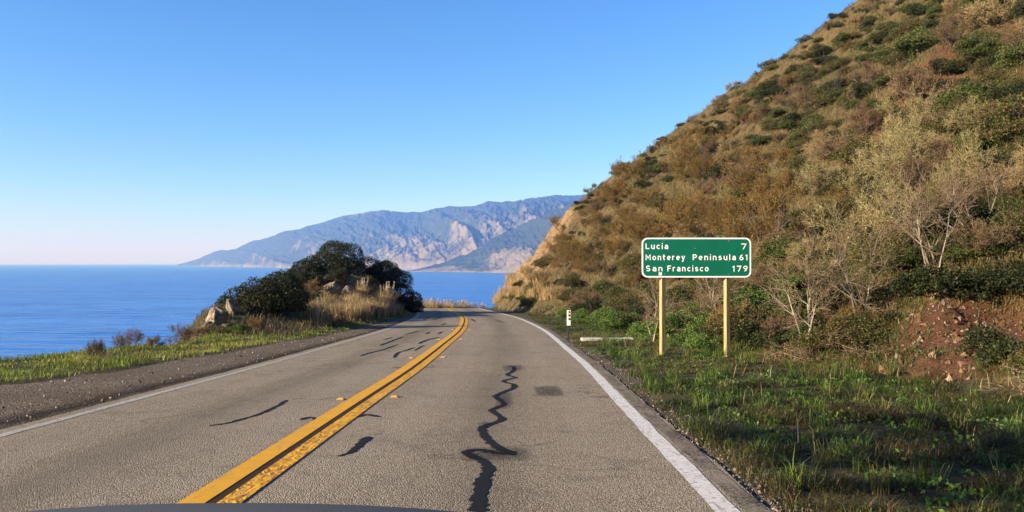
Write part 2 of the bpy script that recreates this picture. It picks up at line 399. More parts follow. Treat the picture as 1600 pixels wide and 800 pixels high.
GLY = [-40, 5, 12, 15, 22, 27, 42, 57, 75, 140]; GLV = [6.6, 6.5, 6.2, 5.6, 5.25, 4.8, 4.6, 3.7, 3.5, 3.5]
def gle(y): return np.interp(y, GLY, GLV)
def height_raw(x, y):
    d = sdf(x, y, FOOT); e = -sdf(x, y, CLIFF)
    g = grade(y)
    z = g + 0.05 * (fbm(x * 0.8, y * 0.8, 3, 5) - 0.5)
    dp = np.maximum(d, 0)
    w = sstep(45, 75, y)
    hill = np.interp(dp, *P_FAR) * w + np.interp(dp, *P_NEAR) * (1 - w)
    n = (fbm(x * 0.11, y * 0.11, 4, 21) - 0.5) * 4.2 * sstep(1, 14, dp) + (fbm(x * 0.5, y * 0.5, 3, 33) - 0.5) * 1.3 * sstep(0.2, 3, dp)
    craggy = gauss(x, y, 1.5, 92, 6, 16)
    n = n + craggy * sstep(0.3, 2, dp) * (np.abs(fbm(x * 0.6, y * 0.6, 4, 41) - 0.5) * 3.6 + (fbm(x * 1.3, y * 1.3, 3, 43) - 0.5) * 1.6 - 0.6)
    # dirt gully and bank
    n = n - 0.5 * gauss(x, y, 9.4, 14.0, 0.9, 1.9, -0.5) * sstep(0, 1, dp) + 0.30 * gauss(x, y, 7.9, 14.9, 0.6, 1.3, -0.75) * sstep(0, 0.6, dp) + 0.25 * gauss(x, y, 7.9, 10.4, 0.7, 1.2) + gauss(x, y, 8.4, 14.0, 1.6, 1.9) * (fbm(x * 1.7, y * 1.7, 4, 91) - 0.5) * 0.9
    z = z + hill + n
    # knoll on the seaward side
    kn = 2.3 * np.minimum(1, 1.25 * gauss(x, y, -13.6, 59, 5.2, 12.5, 0.05)) + 1.0 * gauss(x, y, -11.6, 33.5, 2.6, 4.6) + 0.8 * gauss(x, y, -13.4, 43, 2.2, 4.5) + 0.7 * gauss(x, y, -10.8, 52, 2.0, 4.5) + 0.7 * gauss(x, y, -10.6, 66, 2.2, 6)
    off = sdf(x, y, CEN_SDF)
    kn = kn * sstep(3.7, 6.2, -off) * (0.8 + 0.5 * fbm(x * 0.5, y * 0.5, 4, 55))
    z = z + kn
    z = z + 0.03 * np.exp(-((e + 1.0) / 1.1) ** 2) * (y < 30) + 0.3 * sstep(0, 3, -(off + 4.2)) * 0
    ep = np.maximum(e, 0)
    drop = np.interp(ep, [0, 0.6, 2, 6, 14, 60, 90], [0, 0.25, 1.9, 7, 16, 66, 80])
    z = z - drop + (fbm(x * 0.3, y * 0.3, 4, 61) - 0.5) * 2.5 * sstep(1, 6, ep)
    # bed under the pavement
    z = np.where((off < 3.95) & (off > -np.maximum(3.9, gle(y) - 0.15)), np.minimum(z, g - 0.06), z)
    return np.maximum(z, -66.0), d, e, off

def axis(parts):
    out = []
    for a, b2, st in parts: out.append(np.arange(a, b2, st))
    return np.concatenate(out + [[parts[-1][1]]])
GX = axis([(-90, -24, 3.0), (-24, -4, 0.35), (-4, 3, 0.5), (3, 28, 0.35), (28, 60, 0.7), (60, 150, 3)])
GY = axis([(-40, 4, 2.0), (4, 24, 0.33), (24, 60, 0.45), (60, 112, 0.6), (112, 190, 3)])
XX, YY = np.meshgrid(GX, GY)
ZZ, DD, EE, OO = height_raw(XX, YY)

def bil(A, x, y):
    i = np.clip(np.searchsorted(GX, x) - 1, 0, len(GX) - 2); j = np.clip(np.searchsorted(GY, y) - 1, 0, len(GY) - 2)
    u = np.clip((x - GX[i]) / (GX[i + 1] - GX[i]), 0, 1); w = np.clip((y - GY[j]) / (GY[j + 1] - GY[j]), 0, 1)
    return (A[j, i] * (1 - u) + A[j, i + 1] * u) * (1 - w) + (A[j + 1, i] * (1 - u) + A[j + 1, i + 1] * u) * w
def H(x, y): return bil(ZZ, np.asarray(x, float), np.asarray(y, float))

def ray_dirs(px, py):
    px = np.asarray(px, float); py = np.asarray(py, float)
    a = px - 800; c = 400 - py
    cs, sn = math.cos(PITCH), math.sin(PITCH)
    D = np.stack([a, FPX * cs - c * sn, FPX * sn + c * cs], -1)
    return D / D[..., 1:2]
def hit(px, py, ymax=118.0, steps=420):
    """where the sight line through a point of the frame meets the terrain"""
    D = ray_dirs(px, py); res = np.full(D.shape[:-1], np.nan)
    ys = np.geomspace(4.0, ymax, steps); prev = None
    for yy in ys:
        z = CAM_Z + D[..., 2] * yy
        under = (z < H(D[..., 0] * yy, np.full_like(z, yy))) & np.isnan(res)
        res = np.where(under, yy, res)
    return D[..., 0] * res, res
def gp(px, py):
    """a point of the road plane"""
    k = (np.asarray(py, float) - 411) / FPX
    Y = CAM_Z / (k - 0.043); return (np.asarray(px, float) - 800) / FPX * Y, Y
def to_px(x, y, z):
    cs, sn = math.cos(PITCH), math.sin(PITCH)
    q = y * cs + (z - CAM_Z) * sn; u = -y * sn + (z - CAM_Z) * cs
    return 800 + FPX * x / q, 400 - FPX * u / q

hx, hy = XX, YY
dirt = np.zeros_like(XX)
for cx_, cy_, sx_, sy_ in ((8.6, 14.0, 1.7, 1.7), (7.8, 12.6, 1.3, 1.0), (7.7, 10.4, 0.7, 0.9)):
    dirt = np.maximum(dirt, gauss(hx, hy, cx_, cy_, sx_, sy_, -0.5))
for px_, py_, s_ in ((1450, 125, 4), (1500, 95, 3), (1330, 205, 2.2), (1160, 240, 2), (1480, 45, 3), (1130, 215, 2.5), (1540, 85, 3), (1200, 100, 3)):
    qx, qy = hit(np.array([px_]), np.array([py_]))
    if np.isfinite(qy[0]): dirt = np.maximum(dirt, 0.6 * gauss(hx, hy, qx[0], qy[0], s_ * 1.2, s_ * 0.8))
rock = np.minimum(1.2, 1.9 * gauss(XX, YY, 1.6, 88, 4.5, 11) * sstep(0.5, 2, DD) * (1 - sstep(8, 12, DD)))
rock = np.maximum(rock, sstep(1.0, 4.0, EE) * 0.7)
rock = np.maximum(rock, 0.9 * gauss(XX, YY, -12, 50, 2.5, 5))

ny_, nx_ = XX.shape
idx = np.arange(ny_ * nx_).reshape(ny_, nx_)
Q = np.stack([idx[:-1, :-1], idx[:-1, 1:], idx[1:, 1:], idx[1:, :-1]], -1).reshape(-1, 4)
V0 = np.stack([XX, YY, ZZ], -1).reshape(-1, 3)
qd = DD.reshape(-1)[Q].mean(1)
def sub_mesh(name, mask, mat):
    q = Q[mask]; u, inv = np.unique(q, return_inverse=True)
    return mesh_obj(name, V0[u], inv.reshape(-1, 4), mat, smooth=True, attrs={"dirt": dirt.reshape(-1)[u], "rock": rock.reshape(-1)[u]})
tag(sub_mesh("ground", qd <= 0.0, M_GROUND), kind="structure")
tag(sub_mesh("hillside", qd > 0.0, M_HILL), kind="structure")

# sea: a disc out to the horizon
SEA_Z = -60.0
rr = np.concatenate([[0], np.geomspace(200, 46000, 24)]); aa = np.linspace(0, 2 * math.pi, 97)[:-1]
V = [(0, 0, SEA_Z)] + [(r * math.cos(a), r * math.sin(a), SEA_Z) for r in rr[1:] for a in aa]
f3 = [(0, 1 + k, 1 + (k + 1) % 96) for k in range(96)]
f4 = [(1 + i * 96 + k, 1 + (i + 1) * 96 + k, 1 + (i + 1) * 96 + (k + 1) % 96, 1 + i * 96 + (k + 1) % 96) for i in range(len(rr) - 2) for k in range(96)]
tag(mesh_obj("sea", V, [np.array(f3), np.array(f4)], M_SEA), kind="structure")

# far headland across the bay
def headland(name, coast, ridge, seed, nu=760, nt_=200, rough=1.0):
    pu = np.linspace(coast[0][0], coast[-1][0], nu)
    cy = np.interp(pu, [c[0] for c in coast], [c[1] for c in coast])
    ry = np.interp(pu, [c[0] for c in ridge], [c[1] for c in ridge])
    rp = np.interp(pu, [c[0] for c in ridge], [c[2] for c in ridge])
    rp = rp + (fbm(pu * 0.03, pu * 0 + seed, 4, seed) - 0.5) * 9 * sstep(0, 60, pu - pu[0])
    rz = np.maximum((411 - rp) / FPX * ry + CAM_Z, SEA_Z)
    tt = np.concatenate([np.linspace(0, 0.06, 10), np.linspace(0.075, 1.0, nt_ - 30), np.linspace(1.03, 1.6, 20)])
    U, T = np.meshgrid(pu, tt)
    Yv = cy + (ry - cy) * T; Xv = (U - 800) / FPX * Yv
    up = np.interp(T, [0, 0.012, 0.05, 0.2, 0.5, 0.8, 1.0, 1.15, 1.6], [-0.02, 0.035, 0.11, 0.25, 0.53, 0.82, 1.0, 0.98, 0.55])
    hgt = (rz - SEA_Z)
    # spurs running down to the coast, skewed
    sk = U * 0.016 + T * 1.9 + 0.8 * fbm(U * 0.012, T * 3, 3, seed + 3)
    r1 = 1 - np.abs(2 * vnoise(sk, T * 0.6, seed + 5) - 1); r2 = 1 - np.abs(2 * fbm(sk * 2.7, T * 2.2, 3, seed + 8) - 1)
    r3 = 1 - np.abs(2 * fbm(U * 0.09, T * 9, 3, seed + 11) - 1)
    bell = np.clip(T * (1.0 - T) * 4, 0, 1) ** 0.8 * (T < 1)
    Zv = SEA_Z + hgt * up + bell * hgt * rough * ((r1 - 0.62) * 0.30 + (r2 - 0.6) * 0.11 + (r3 - 0.6) * 0.075 + (fbm(U * 0.35, T * 38, 4, seed + 14) - 0.5) * 0.05)
    tree = (fbm(U * 0.9, T * 110, 2, seed + 20) - 0.5) * 22 * sstep(0.5, 0.9, T)
    Zv = np.where(T > 0.01, np.maximum(Zv + tree, SEA_Z + 4), SEA_Z - 5)
    grassy = np.interp(T, [0, 0.1, 0.45, 0.7, 0.9, 1.0, 1.6], [0.02, 0.04, 0.0, -0.06, -0.05, 0.0, 0]) + 0.13 * sstep(540, 640, U) * sstep(0.65, 0.3, T) - 0.02 + 0.10 * (r1 - 0.6) + 0.10 * sstep(430, 300, U) * sstep(0.6, 1, T) + 0.12 * np.exp(-((U - 575) / 60) ** 2) * sstep(0.8, 1, T)
    cliff = np.interp(T, [0, 0.03, 0.06, 0.09], [0.9, 0.6, 0.25, 0.0])
    n, k = U.shape; ii = np.arange(n * k).reshape(n, k)
    F = np.stack([ii[:-1, :-1], ii[:-1, 1:], ii[1:, 1:], ii[1:, :-1]], -1).reshape(-1, 4)
    return tag(mesh_obj(name, np.stack([Xv, Yv, Zv], -1).reshape(-1, 3), F, M_FAR, smooth=True, attrs={"grassy": grassy, "cliff": cliff}), kind="structure")
headland("far_hills", [(278, 14500), (330, 13000), (440, 9300), (520, 8000), (600, 6900), (700, 5900), (780, 5200), (900, 4700), (1050, 4500)],
         [(278, 15000, 413.5), (300, 14500, 408), (330, 13600, 398), (370, 12800, 386), (400, 12000, 378), (440, 11500, 366), (480, 11000, 354), (520, 10600, 343), (560, 10300, 333), (600, 10000, 328), (630, 9900, 329), (660, 9900, 329), (700, 9800, 323), (760, 9500, 319), (800, 9300, 315), (850, 9100, 309), (900, 9000, 303), (1050, 8800, 288)], 3)
headland("far_spur_hills", [(640, 5700), (700, 5250), (760, 4900), (830, 4500), (1050, 4200)],
         [(640, 5900, 424), (690, 5900, 412), (730, 5900, 398), (760, 5900, 380), (790, 5900, 362), (830, 5850, 346), (860, 5800, 332), (900, 5700, 314), (1050, 5600, 280)], 31, nu=420, nt_=140, rough=1.15)

# haze: one closed box of air round everything
mh = bpy.data.materials.new("haze_air"); mh.use_nodes = True
hn = mh.node_tree; hn.nodes.remove(hn.nodes["Principled BSDF"])
pv = hn.nodes.new("ShaderNodeVolumePrincipled")
pv.inputs["Color"].default_value = (0.13, 0.31, 0.95, 1); pv.inputs["Absorption Color"].default_value = (0.88, 0.75, 1, 1); pv.inputs["Density"].default_value = 1.15e-4; pv.inputs["Anisotropy"].default_value = 0.0
hn.links.new(pv.outputs[0], hn.nodes["Material Output"].inputs["Volume"])
mb = MB(); mb.box((0, 0, (-67 + 900) / 2), (94000, 94000, 967)); tag(mb.build("haze", mh), kind="stuff")

# ------------------------------------------------------------------ road
tang = np.gradient(CENTRE, axis=0); tang /= np.linalg.norm(tang, axis=1)[:, None]
NORM = np.stack([tang[:, 1], -tang[:, 0]], 1)      # to the right
def at_off(off): return CENTRE + NORM * np.asarray(off).reshape(-1, 1)
def strip(name, l, r, lift, mat, parent=None, cols=2, attrs=None, jag=0.0, seed=1, i0=0, i1=None):
    n = len(CENTRE); l = np.broadcast_to(np.asarray(l, float), (n,)).copy(); r = np.broadcast_to(np.asarray(r, float), (n,)).copy()
    if jag:
        s = np.arange(n) * 0.9
        l += (fbm(s, s * 0, 3, seed) - 0.5) * jag; r += (fbm(s, s * 0 + 9, 3, seed + 1) - 0.5) * jag
    us = np.linspace(0, 1, cols)
    P = [at_off(l + (r - l) * u)[i0:i1] for u in us]
    n = len(P[0])
    V = np.concatenate([np.column_stack([p, grade(p[:, 1]) + lift]) for p in P])
    F = [(c * n + i, (c + 1) * n + i, (c + 1) * n + i + 1, c * n + i + 1) for c in range(cols - 1) for i in range(n - 1)]
    at = {k: np.concatenate([np.full(n, f(u)) for u in us]) for k, f in (attrs or {}).items()}
    return mesh_obj(name, V, np.array(F), mat, parent, attrs=at)
LANE_L, LANE_R = -3.12, 3.42
road = tag(strip("road", LANE_L - 0.24, LANE_R + 0.30, 0.0, M_ROAD, jag=0.05, cols=27, attrs={"across": lambda u: LANE_L - 0.24 + u * (LANE_R - LANE_L + 0.54)}), kind="structure")
strip("worn_edge", LANE_R + 0.12, LANE_R + 0.27, 0.004, M_OLDROAD, road, jag=0.06, seed=21)
strip("tar_band", -0.06, 0.05, 0.004, M_GAP, road)
strip("yellow_line", -0.235, -0.048, 0.008, M_YEL, road)
strip("yellow_line", 0.03, 0.195, 0.008, M_YELN, road)
strip("edge_line", LANE_L - 0.06, LANE_L + 0.06, 0.004, M_WHTW, road, jag=0.02)
strip("edge_line", LANE_R - 0.085, LANE_R + 0.085, 0.004, M_WHT, road, jag=0.03)

gl = -gle(CENTRE[:, 1]) - 0.25
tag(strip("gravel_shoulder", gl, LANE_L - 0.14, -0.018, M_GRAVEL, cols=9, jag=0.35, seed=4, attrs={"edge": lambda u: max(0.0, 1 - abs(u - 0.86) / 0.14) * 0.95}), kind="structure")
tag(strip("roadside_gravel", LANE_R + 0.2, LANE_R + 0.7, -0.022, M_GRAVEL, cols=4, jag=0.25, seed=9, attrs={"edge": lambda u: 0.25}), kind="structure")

# tar seals, patches and skid smudges on the asphalt (children of the road)
def ribbon(name, pix, w, mat=None, lift=0.0045, jit=0.25):
    pts = np.array([gp(*p) for p in pix], float)
    p = catmull(pts, 9) if len(pts) > 2 else np.linspace(pts[0], pts[1], 6)
    d = np.gradient(p, axis=0); d /= np.linalg.norm(d, axis=1)[:, None] + 1e-9
    nrm = np.stack([d[:, 1], -d[:, 0]], 1)
    ws = np.interp(np.linspace(0, 1, len(p)), np.linspace(0, 1, np.size(w)), np.atleast_1d(w))
    ws = ws * (1 + jit * (rng.random(len(p)) - 0.5) * 2)
    ws[0] *= 0.3; ws[-1] *= 0.3
    p = p + nrm * ((rng.random(len(p)) - 0.5) * 0.018)[:, None]
    A = p + nrm * (ws * (0.42 + 0.16 * rng.random(len(p))))[:, None]; B = p - nrm * (ws * (0.42 + 0.16 * rng.random(len(p))))[:, None]
    V = np.vstack([np.column_stack([A, grade(A[:, 1]) + lift]), np.column_stack([B, grade(B[:, 1]) + lift])])
    n = len(p); F = np.array([(i, i + 1, n + i + 1, n + i) for i in range(n - 1)])
    return mesh_obj(name, V, F, mat or M_TAR, road)
def smudge(pix0, pix1, lift, sharp=0.7):
    (x0, y0), (x1, y1) = gp(*pix0), gp(*pix1)
    n = 9; xs = np.linspace(x0, x1, n); ys = np.linspace(y0, y1, n); X, Y = np.meshgrid(xs, ys)
    u = np.linspace(-1, 1, n); cov = np.outer(1 - u ** 2, 1 - u ** 2) ** sharp
    ii = np.arange(n * n).reshape(n, n); F = np.stack([ii[:-1, :-1], ii[:-1, 1:], ii[1:, 1:], ii[1:, :-1]], -1).reshape(-1, 4)
    mesh_obj("tar_smudge", np.stack([X, Y, grade(Y) + lift], -1).reshape(-1, 3), F, M_SMUDGE, road, attrs={"cover": cov})
ribbon("tar_seal", [(746, 800), (749, 777), (754, 751), (763, 732), (754, 720), (738, 713), (729, 707), (738, 703), (752, 703), (775, 707.5), (796, 709), (798, 707), (781, 701), (765, 690), (755, 677), (754, 668), (768, 662), (784, 655), (776, 647), (768, 641), (778, 636), (787, 632), (781, 625), (774, 619), (788, 612), (801, 607), (803, 601), (786, 596), (798, 592), (806, 590), (793, 585.5), (801, 580), (803, 574), (796, 572)],
       [0.11, 0.10, 0.085, 0.10, 0.09, 0.085, 0.08, 0.085, 0.08, 0.08])
for a, b_ in (((708, 722), (832, 698)), ((834, 620), (875, 603)), ((782, 580), (818, 570)), ((770, 640), (800, 612)), ((746, 668), (770, 659))): smudge(a, b_, 0.0085, 0.25 if a[0] == 834 else 0.55)
for pix, w in (([(327, 665), (360, 660), (405, 647), (430, 636), (449, 625)], 0.05), ([(529, 713), (548, 706), (563, 694), (577, 682)], [0.03, 0.06, 0.09, 0.1]), ([(470, 656), (484, 652), (498, 656)], 0.07), ([(556, 652), (572, 648), (594, 651)], 0.09),
               ([(613, 575), (628, 574)], 0.08), ([(665, 574), (680, 573.5)], 0.08), ([(563, 556), (580, 551), (600, 546), (622, 538)], [0.07, 0.1, 0.08, 0.06]), ([(594, 540), (612, 533), (630, 526)], 0.09), ([(616, 559), (621, 552), (628, 549)], 0.08), ([(630, 549), (648, 543)], 0.09),
               ([(658, 535), (672, 530), (686, 527)], 0.11), ([(640, 521), (655, 517)], 0.09), ([(666, 522), (671, 519)], 0.12), ([(684, 522), (692, 518)], 0.10), ([(655, 537), (664, 532)], 0.09), ([(660, 500), (672, 497)], 0.14), ([(690, 508), (697, 505)], 0.13), ([(735, 498), (744, 503)], 0.12), ([(772, 499), (788, 504)], 0.12), ([(600, 531), (613, 527)], 0.07), ([(632, 523), (646, 519.5)], 0.08), ([(648, 548), (660, 541), (668, 540)], 0.07), ([(676, 500), (690, 495)], 0.12)):
    ribbon("tar_seal", pix, w)

# ------------------------------------------------------------------ plant builders
def quads_from(P, A, B):
    """quads centred on P spanning half vectors A (length) and B (width): lens-shaped"""
    n = len(P); V = np.empty((n, 4, 3)); V[:, 0] = P - A; V[:, 1] = P + B + A * 0.1; V[:, 2] = P + A; V[:, 3] = P - B + A * 0.1
    return V.reshape(-1, 3), np.arange(4 * n).reshape(n, 4)
def rnd_dir(n):
    v = rng.normal(size=(n, 3)); return v / np.linalg.norm(v, axis=1)[:, None]
def leaves(P, out, size, cols, cw=None, flat=0.5):
    n = len(P)
    a = rnd_dir(n) + out * flat; a /= np.linalg.norm(a, axis=1)[:, None]
    b2 = np.cross(a, rnd_dir(n)); b2 /= np.linalg.norm(b2, axis=1)[:, None] + 1e-9
    s = size * (0.6 + 0.8 * rng.random(n))[:, None]
    V, F = quads_from(P, a * s / 2, b2 * s * 0.28)
    cols = np.asarray(cols, float); k = rng.choice(len(cols), n, p=cw)
    c = cols[k] * (0.75 + 0.5 * rng.random(n))[:, None]
    return V, F, np.repeat(c, 4, 0)
def dome_points(n, lumps, spread, height, lr):
    """points near the surface of a dome of lumps"""
    th = rng.random(lumps) * 2 * math.pi; rad = np.sqrt(rng.random(lumps)) * spread
    c = np.stack([rad * np.cos(th), rad * np.sin(th), height * (0.05 + 0.62 * rng.random(lumps) ** 0.8) * (1 - 0.7 * (rad / spread) ** 2)], 1)
    r = lr * (0.6 + 0.8 * rng.random(lumps))
    k = rng.choice(lumps, n, p=r ** 2 / (r ** 2).sum()); d = rnd_dir(n)
    d[:, 2] = np.abs(d[:, 2]) * 0.9 + 0.1 * d[:, 2]
    P = c[k] + d * (r[k] * (0.55 + 0.5 * rng.random(n) ** 0.6))[:, None] * np.array([1, 1, 0.85])
    P[:, 2] = np.maximum(P[:, 2], 0.02)
    return P, d
def grow(stems, height, spread, depth=3, kids=3, bend=0.25, up=0.6, r0=0.02, segs=4, shrink=0.6):
    """branch segments: arrays p0, p1, r0, r1, level"""
    out = []
    def branch(p, d, L, r, lev):
        step = L / segs
        for i in range(segs):
            d = d + rng.normal(size=3) * bend + np.array([0, 0, 0.10 * up]); d = d / np.linalg.norm(d)
            q = p + d * step; r2 = r * (1 - 0.6 / segs) if lev < depth else r * (1 - 0.8 / segs)
            out.append((p, q, r, r2, lev))
            if lev < depth and i >= (1 if lev == 0 else 0):
                for _ in range(kids if i == segs - 1 else max(1, kids - 1)):
                    nd = d + rng.normal(size=3) * 0.55; nd[2] += 0.15 * up; nd /= np.linalg.norm(nd)
                    branch(q, nd, L * shrink * (0.6 + 0.5 * rng.random()), r2 * 0.55, lev + 1)
            p, r = q, r2
    for s in range(stems):
        th = 2 * math.pi * (s + rng.random()) / stems; sp = spread * (0.3 + 0.7 * rng.random())
        d = np.array([math.cos(th) * sp, math.sin(th) * sp, up + 0.5 * rng.random()]); d /= np.linalg.norm(d)
        branch(np.array([math.cos(th), math.sin(th), 0]) * 0.012 * rng.random(), d, height * (0.5 + 0.25 * rng.random()), r0 * (0.7 + 0.6 * rng.random()), 0)
    p0 = np.array([o[0] for o in out]); p1 = np.array([o[1] for o in out])
    return p0, p1, np.array([o[2] for o in out]), np.array([o[3] for o in out]), np.array([o[4] for o in out])
def seg_mesh(g, rmin, cols):
    p0, p1, a, b2, lev = g; n = len(p0)
    d = p1 - p0; d /= np.linalg.norm(d, axis=1)[:, None] + 1e-9
    u = np.cross(d, rnd_dir(n)); u /= np.linalg.norm(u, axis=1)[:, None] + 1e-9; w = np.cross(d, u)
    a = np.maximum(a, rmin)[:, None]; b2 = np.maximum(b2, rmin * 0.8)[:, None]
    V = np.empty((n, 6, 3))
    for k in range(3):
        t_ = 2 * math.pi * k / 3; o = u * math.cos(t_) + w * math.sin(t_)
        V[:, k] = p0 + o * a; V[:, 3 + k] = p1 + o * b2
    base = (np.arange(n) * 6)[:, None, None]
    F = (np.array([[0, 1, 4, 3], [1, 2, 5, 4], [2, 0, 3, 5]])[None] + base).reshape(-1, 4)
    cols = np.asarray(cols, float); cl = cols[np.minimum(lev, len(cols) - 1)] * (0.75 + 0.5 * rng.random(n))[:, None]
    return V.reshape(-1, 3), F, np.repeat(cl, 6, 0)
def blades(P, L, W, lean, cols, cw=None, bend=0.35):
    """grass blades: base pair, middle pair, tip"""
    n = len(P); th = rng.random(n) * 2 * math.pi
    d = np.stack([np.cos(th), np.sin(th), np.zeros(n)], 1); th2 = th + math.pi / 2 + rng.normal(size=n) * 0.6
    s = np.stack([np.cos(th2), np.sin(th2), np.zeros(n)], 1)
    L = np.broadcast_to(L, (n,))[:, None] * (0.55 + 0.7 * rng.random(n))[:, None]; W = np.broadcast_to(W, (n,))[:, None]
    ln = lean * (0.2 + 1.2 * rng.random(n))[:, None]
    up = np.array([0, 0, 1.0])
    mid = P + d * L * ln * 0.35 + up * L * 0.58; tip = P + d * L * (ln * (0.9 + bend)) + up * L * np.maximum(0.25, 1 - 0.45 * ln)
    V = np.empty((n, 5, 3)); V[:, 0] = P - s * W / 2; V[:, 1] = P + s * W / 2; V[:, 2] = mid + s * W * 0.38; V[:, 3] = mid - s * W * 0.38; V[:, 4] = tip
    base = (np.arange(n) * 5)[:, None]
    F4 = np.array([[0, 1, 2, 3]]) + base; F3 = np.array([[3, 2, 4]]) + base
    cols = np.asarray(cols, float)
    c = cols if cols.shape == (n, 3) else cols[rng.choice(len(cols), n, p=cw)]
    c = c * (0.7 + 0.6 * rng.random(n))[:, None]
    C = np.repeat(c, 5, 0).reshape(n, 5, 3); C[:, 4] *= 1.15
    return V.reshape(-1, 3), F4, F3, C.reshape(-1, 3)

GREEN_D = [(0.016, 0.026, 0.008), (0.028, 0.040, 0.011), (0.040, 0.044, 0.014), (0.05, 0.043, 0.018)]
GREEN_M = [(0.045, 0.075, 0.016), (0.075, 0.11, 0.022), (0.10, 0.13, 0.03), (0.12, 0.10, 0.035)]
GREEN_B = [(0.085, 0.16, 0.026), (0.14, 0.23, 0.04), (0.20, 0.27, 0.055), (0.05, 0.095, 0.02)]
OLIVE = [(0.10, 0.085, 0.025), (0.14, 0.115, 0.035), (0.075, 0.075, 0.022), (0.17, 0.12, 0.045)]
ORANGE = [(0.40, 0.215, 0.03), (0.30, 0.175, 0.03), (0.46, 0.28, 0.045), (0.16, 0.14, 0.03), (0.09, 0.10, 0.022)]
RUST = [(0.144, 0.0855, 0.0336), (0.108, 0.063, 0.0256), (0.198, 0.126, 0.052)]
TAN = [(0.2132, 0.148, 0.0684), (0.164, 0.112, 0.0504), (0.2788, 0.208, 0.1008), (0.1312, 0.088, 0.0396)]
PALE = [(0.256, 0.216, 0.098), (0.216, 0.184, 0.0805), (0.32, 0.272, 0.133), (0.168, 0.136, 0.063)]
BROWN = [(0.1125, 0.074, 0.0396), (0.15, 0.0999, 0.0561), (0.0825, 0.0555, 0.033)]
GREY = [(0.1612, 0.1218, 0.08), (0.2108, 0.1624, 0.105), (0.124, 0.0899, 0.0575)]

def leafy_proto(name, n, lumps, spread, height, lr, size, cols, twig=(0.10, 0.07, 0.045), stems=5):
    root = thing(name, "", "shrub")
    P, d = dome_points(n, lumps, spread, height, lr)
    V, F, c = leaves(P, d, size, cols); mesh_obj("foliage", V, F, M_LEAF, root, tint=c)
    V, F, c = seg_mesh(grow(stems, height * 0.9, 0.9, 2, 2, 0.2, 0.6, 0.03, 3), 0.006, [twig]); mesh_obj("stems", V, F, M_TWIG, root, tint=c)
    return root
def brush_proto(name, stems, height, spread, cols, rmin=0.006, depth=3, kids=3, r0=0.016, n_leaf=0, leaf_cols=None, leaf_size=0.06, up=0.6, bend=0.22, cat="shrub"):
    root = thing(name, "", cat)
    g = grow(stems, height, spread, depth, kids, bend, up, r0, 3)
    V, F, c = seg_mesh(g, rmin, cols); mesh_obj("stems", V, F, M_TWIG, root, tint=c)
    if n_leaf:
        k = rng.choice(np.flatnonzero(g[4] >= 1), n_leaf); tt = rng.random(n_leaf)[:, None]
        P = g[0][k] * (1 - tt) + g[1][k] * tt + rng.normal(size=(n_leaf, 3)) * leaf_size * 0.8
        V, F, c = leaves(P, np.zeros((n_leaf, 3)), leaf_size, leaf_cols); mesh_obj("foliage", V, F, M_LEAF, root, tint=c)
    return root

PROTO = {
 'dark': [leafy_proto("evergreen_shrub", 7500, 18, 0.95, 1.25, 0.42, 0.07, GREEN_D + GREEN_M[:1]) for _ in range(3)],
 'green': [leafy_proto("green_shrub", 7500, 18, 0.95, 1.15, 0.40, 0.068, GREEN_M) for _ in range(3)],
 'olive': [leafy_proto("olive_shrub", 7000, 18, 0.95, 1.1, 0.40, 0.062, OLIVE + GREEN_M[:1]) for _ in range(3)],
 'rust': [brush_proto("rusty_shrub", 9, 1.3, 1.1, [BROWN[0], BROWN[1], RUST[0], RUST[2]], n_leaf=4200, leaf_cols=RUST + OLIVE[:2], leaf_size=0.05) for _ in range(2)],
 'tan': [brush_proto("dry_shrub", 13, 1.25, 1.0, [TAN[1], TAN[1], TAN[0], TAN[2]], n_leaf=900, leaf_cols=[(0.17, 0.13, 0.06), (0.13, 0.10, 0.045), (0.22, 0.17, 0.085), (0.10, 0.09, 0.035)], leaf_size=0.07) for _ in range(3)],
 'pale': [brush_proto("pale_shrub", 10, 1.6, 0.9, [GREY[1], GREY[1], PALE[1], PALE[0]], n_leaf=900, leaf_cols=PALE, leaf_size=0.065) for _ in range(3)],
 'grey': [brush_proto("bare_shrub", 9, 1.5, 0.9, [GREY[0], GREY[0], GREY[2], BROWN[1]], kids=3, n_leaf=700, leaf_cols=BROWN + OLIVE, leaf_size=0.06) for _ in range(3)],
 'orange': [brush_proto("autumn_shrub", 8, 2.1, 0.75, [GREY[2], BROWN[1], BROWN[1], RUST[0]], n_leaf=8000, leaf_cols=ORANGE + OLIVE[:2], leaf_size=0.045, r0=0.022) for _ in range(3)],
 'leafy': [leafy_proto("leafy_shrub", 8000, 18, 0.9, 1.25, 0.38, 0.06, GREEN_B) for _ in range(3)],
 'white': [brush_proto("bare_tree", 4, 2.7, 0.55, [(0.29, 0.245, 0.19), (0.24, 0.20, 0.15), (0.22, 0.17, 0.115), (0.17, 0.12, 0.075)], r0=0.038, rmin=0.005, kids=3, cat="tree", n_leaf=220, leaf_cols=OLIVE, leaf_size=0.05) for _ in range(3)],
}
DESC = {'dark': 'dark green shrub', 'green': 'mid green shrub', 'olive': 'olive brown shrub', 'rust': 'rusty brown shrub', 'tan': 'dry straw shrub', 'pale': 'pale twiggy shrub',
        'grey': 'bare grey shrub', 'orange': 'orange leaved shrub', 'leafy': 'bright green shrub', 'white': 'bare whitish tree'}
NUM = ['no', 'one', 'two', 'three', 'four', 'five', 'six', 'seven', 'eight', 'nine', 'ten', 'eleven', 'twelve', 'thirteen', 'fourteen', 'fifteen']
taken = set()
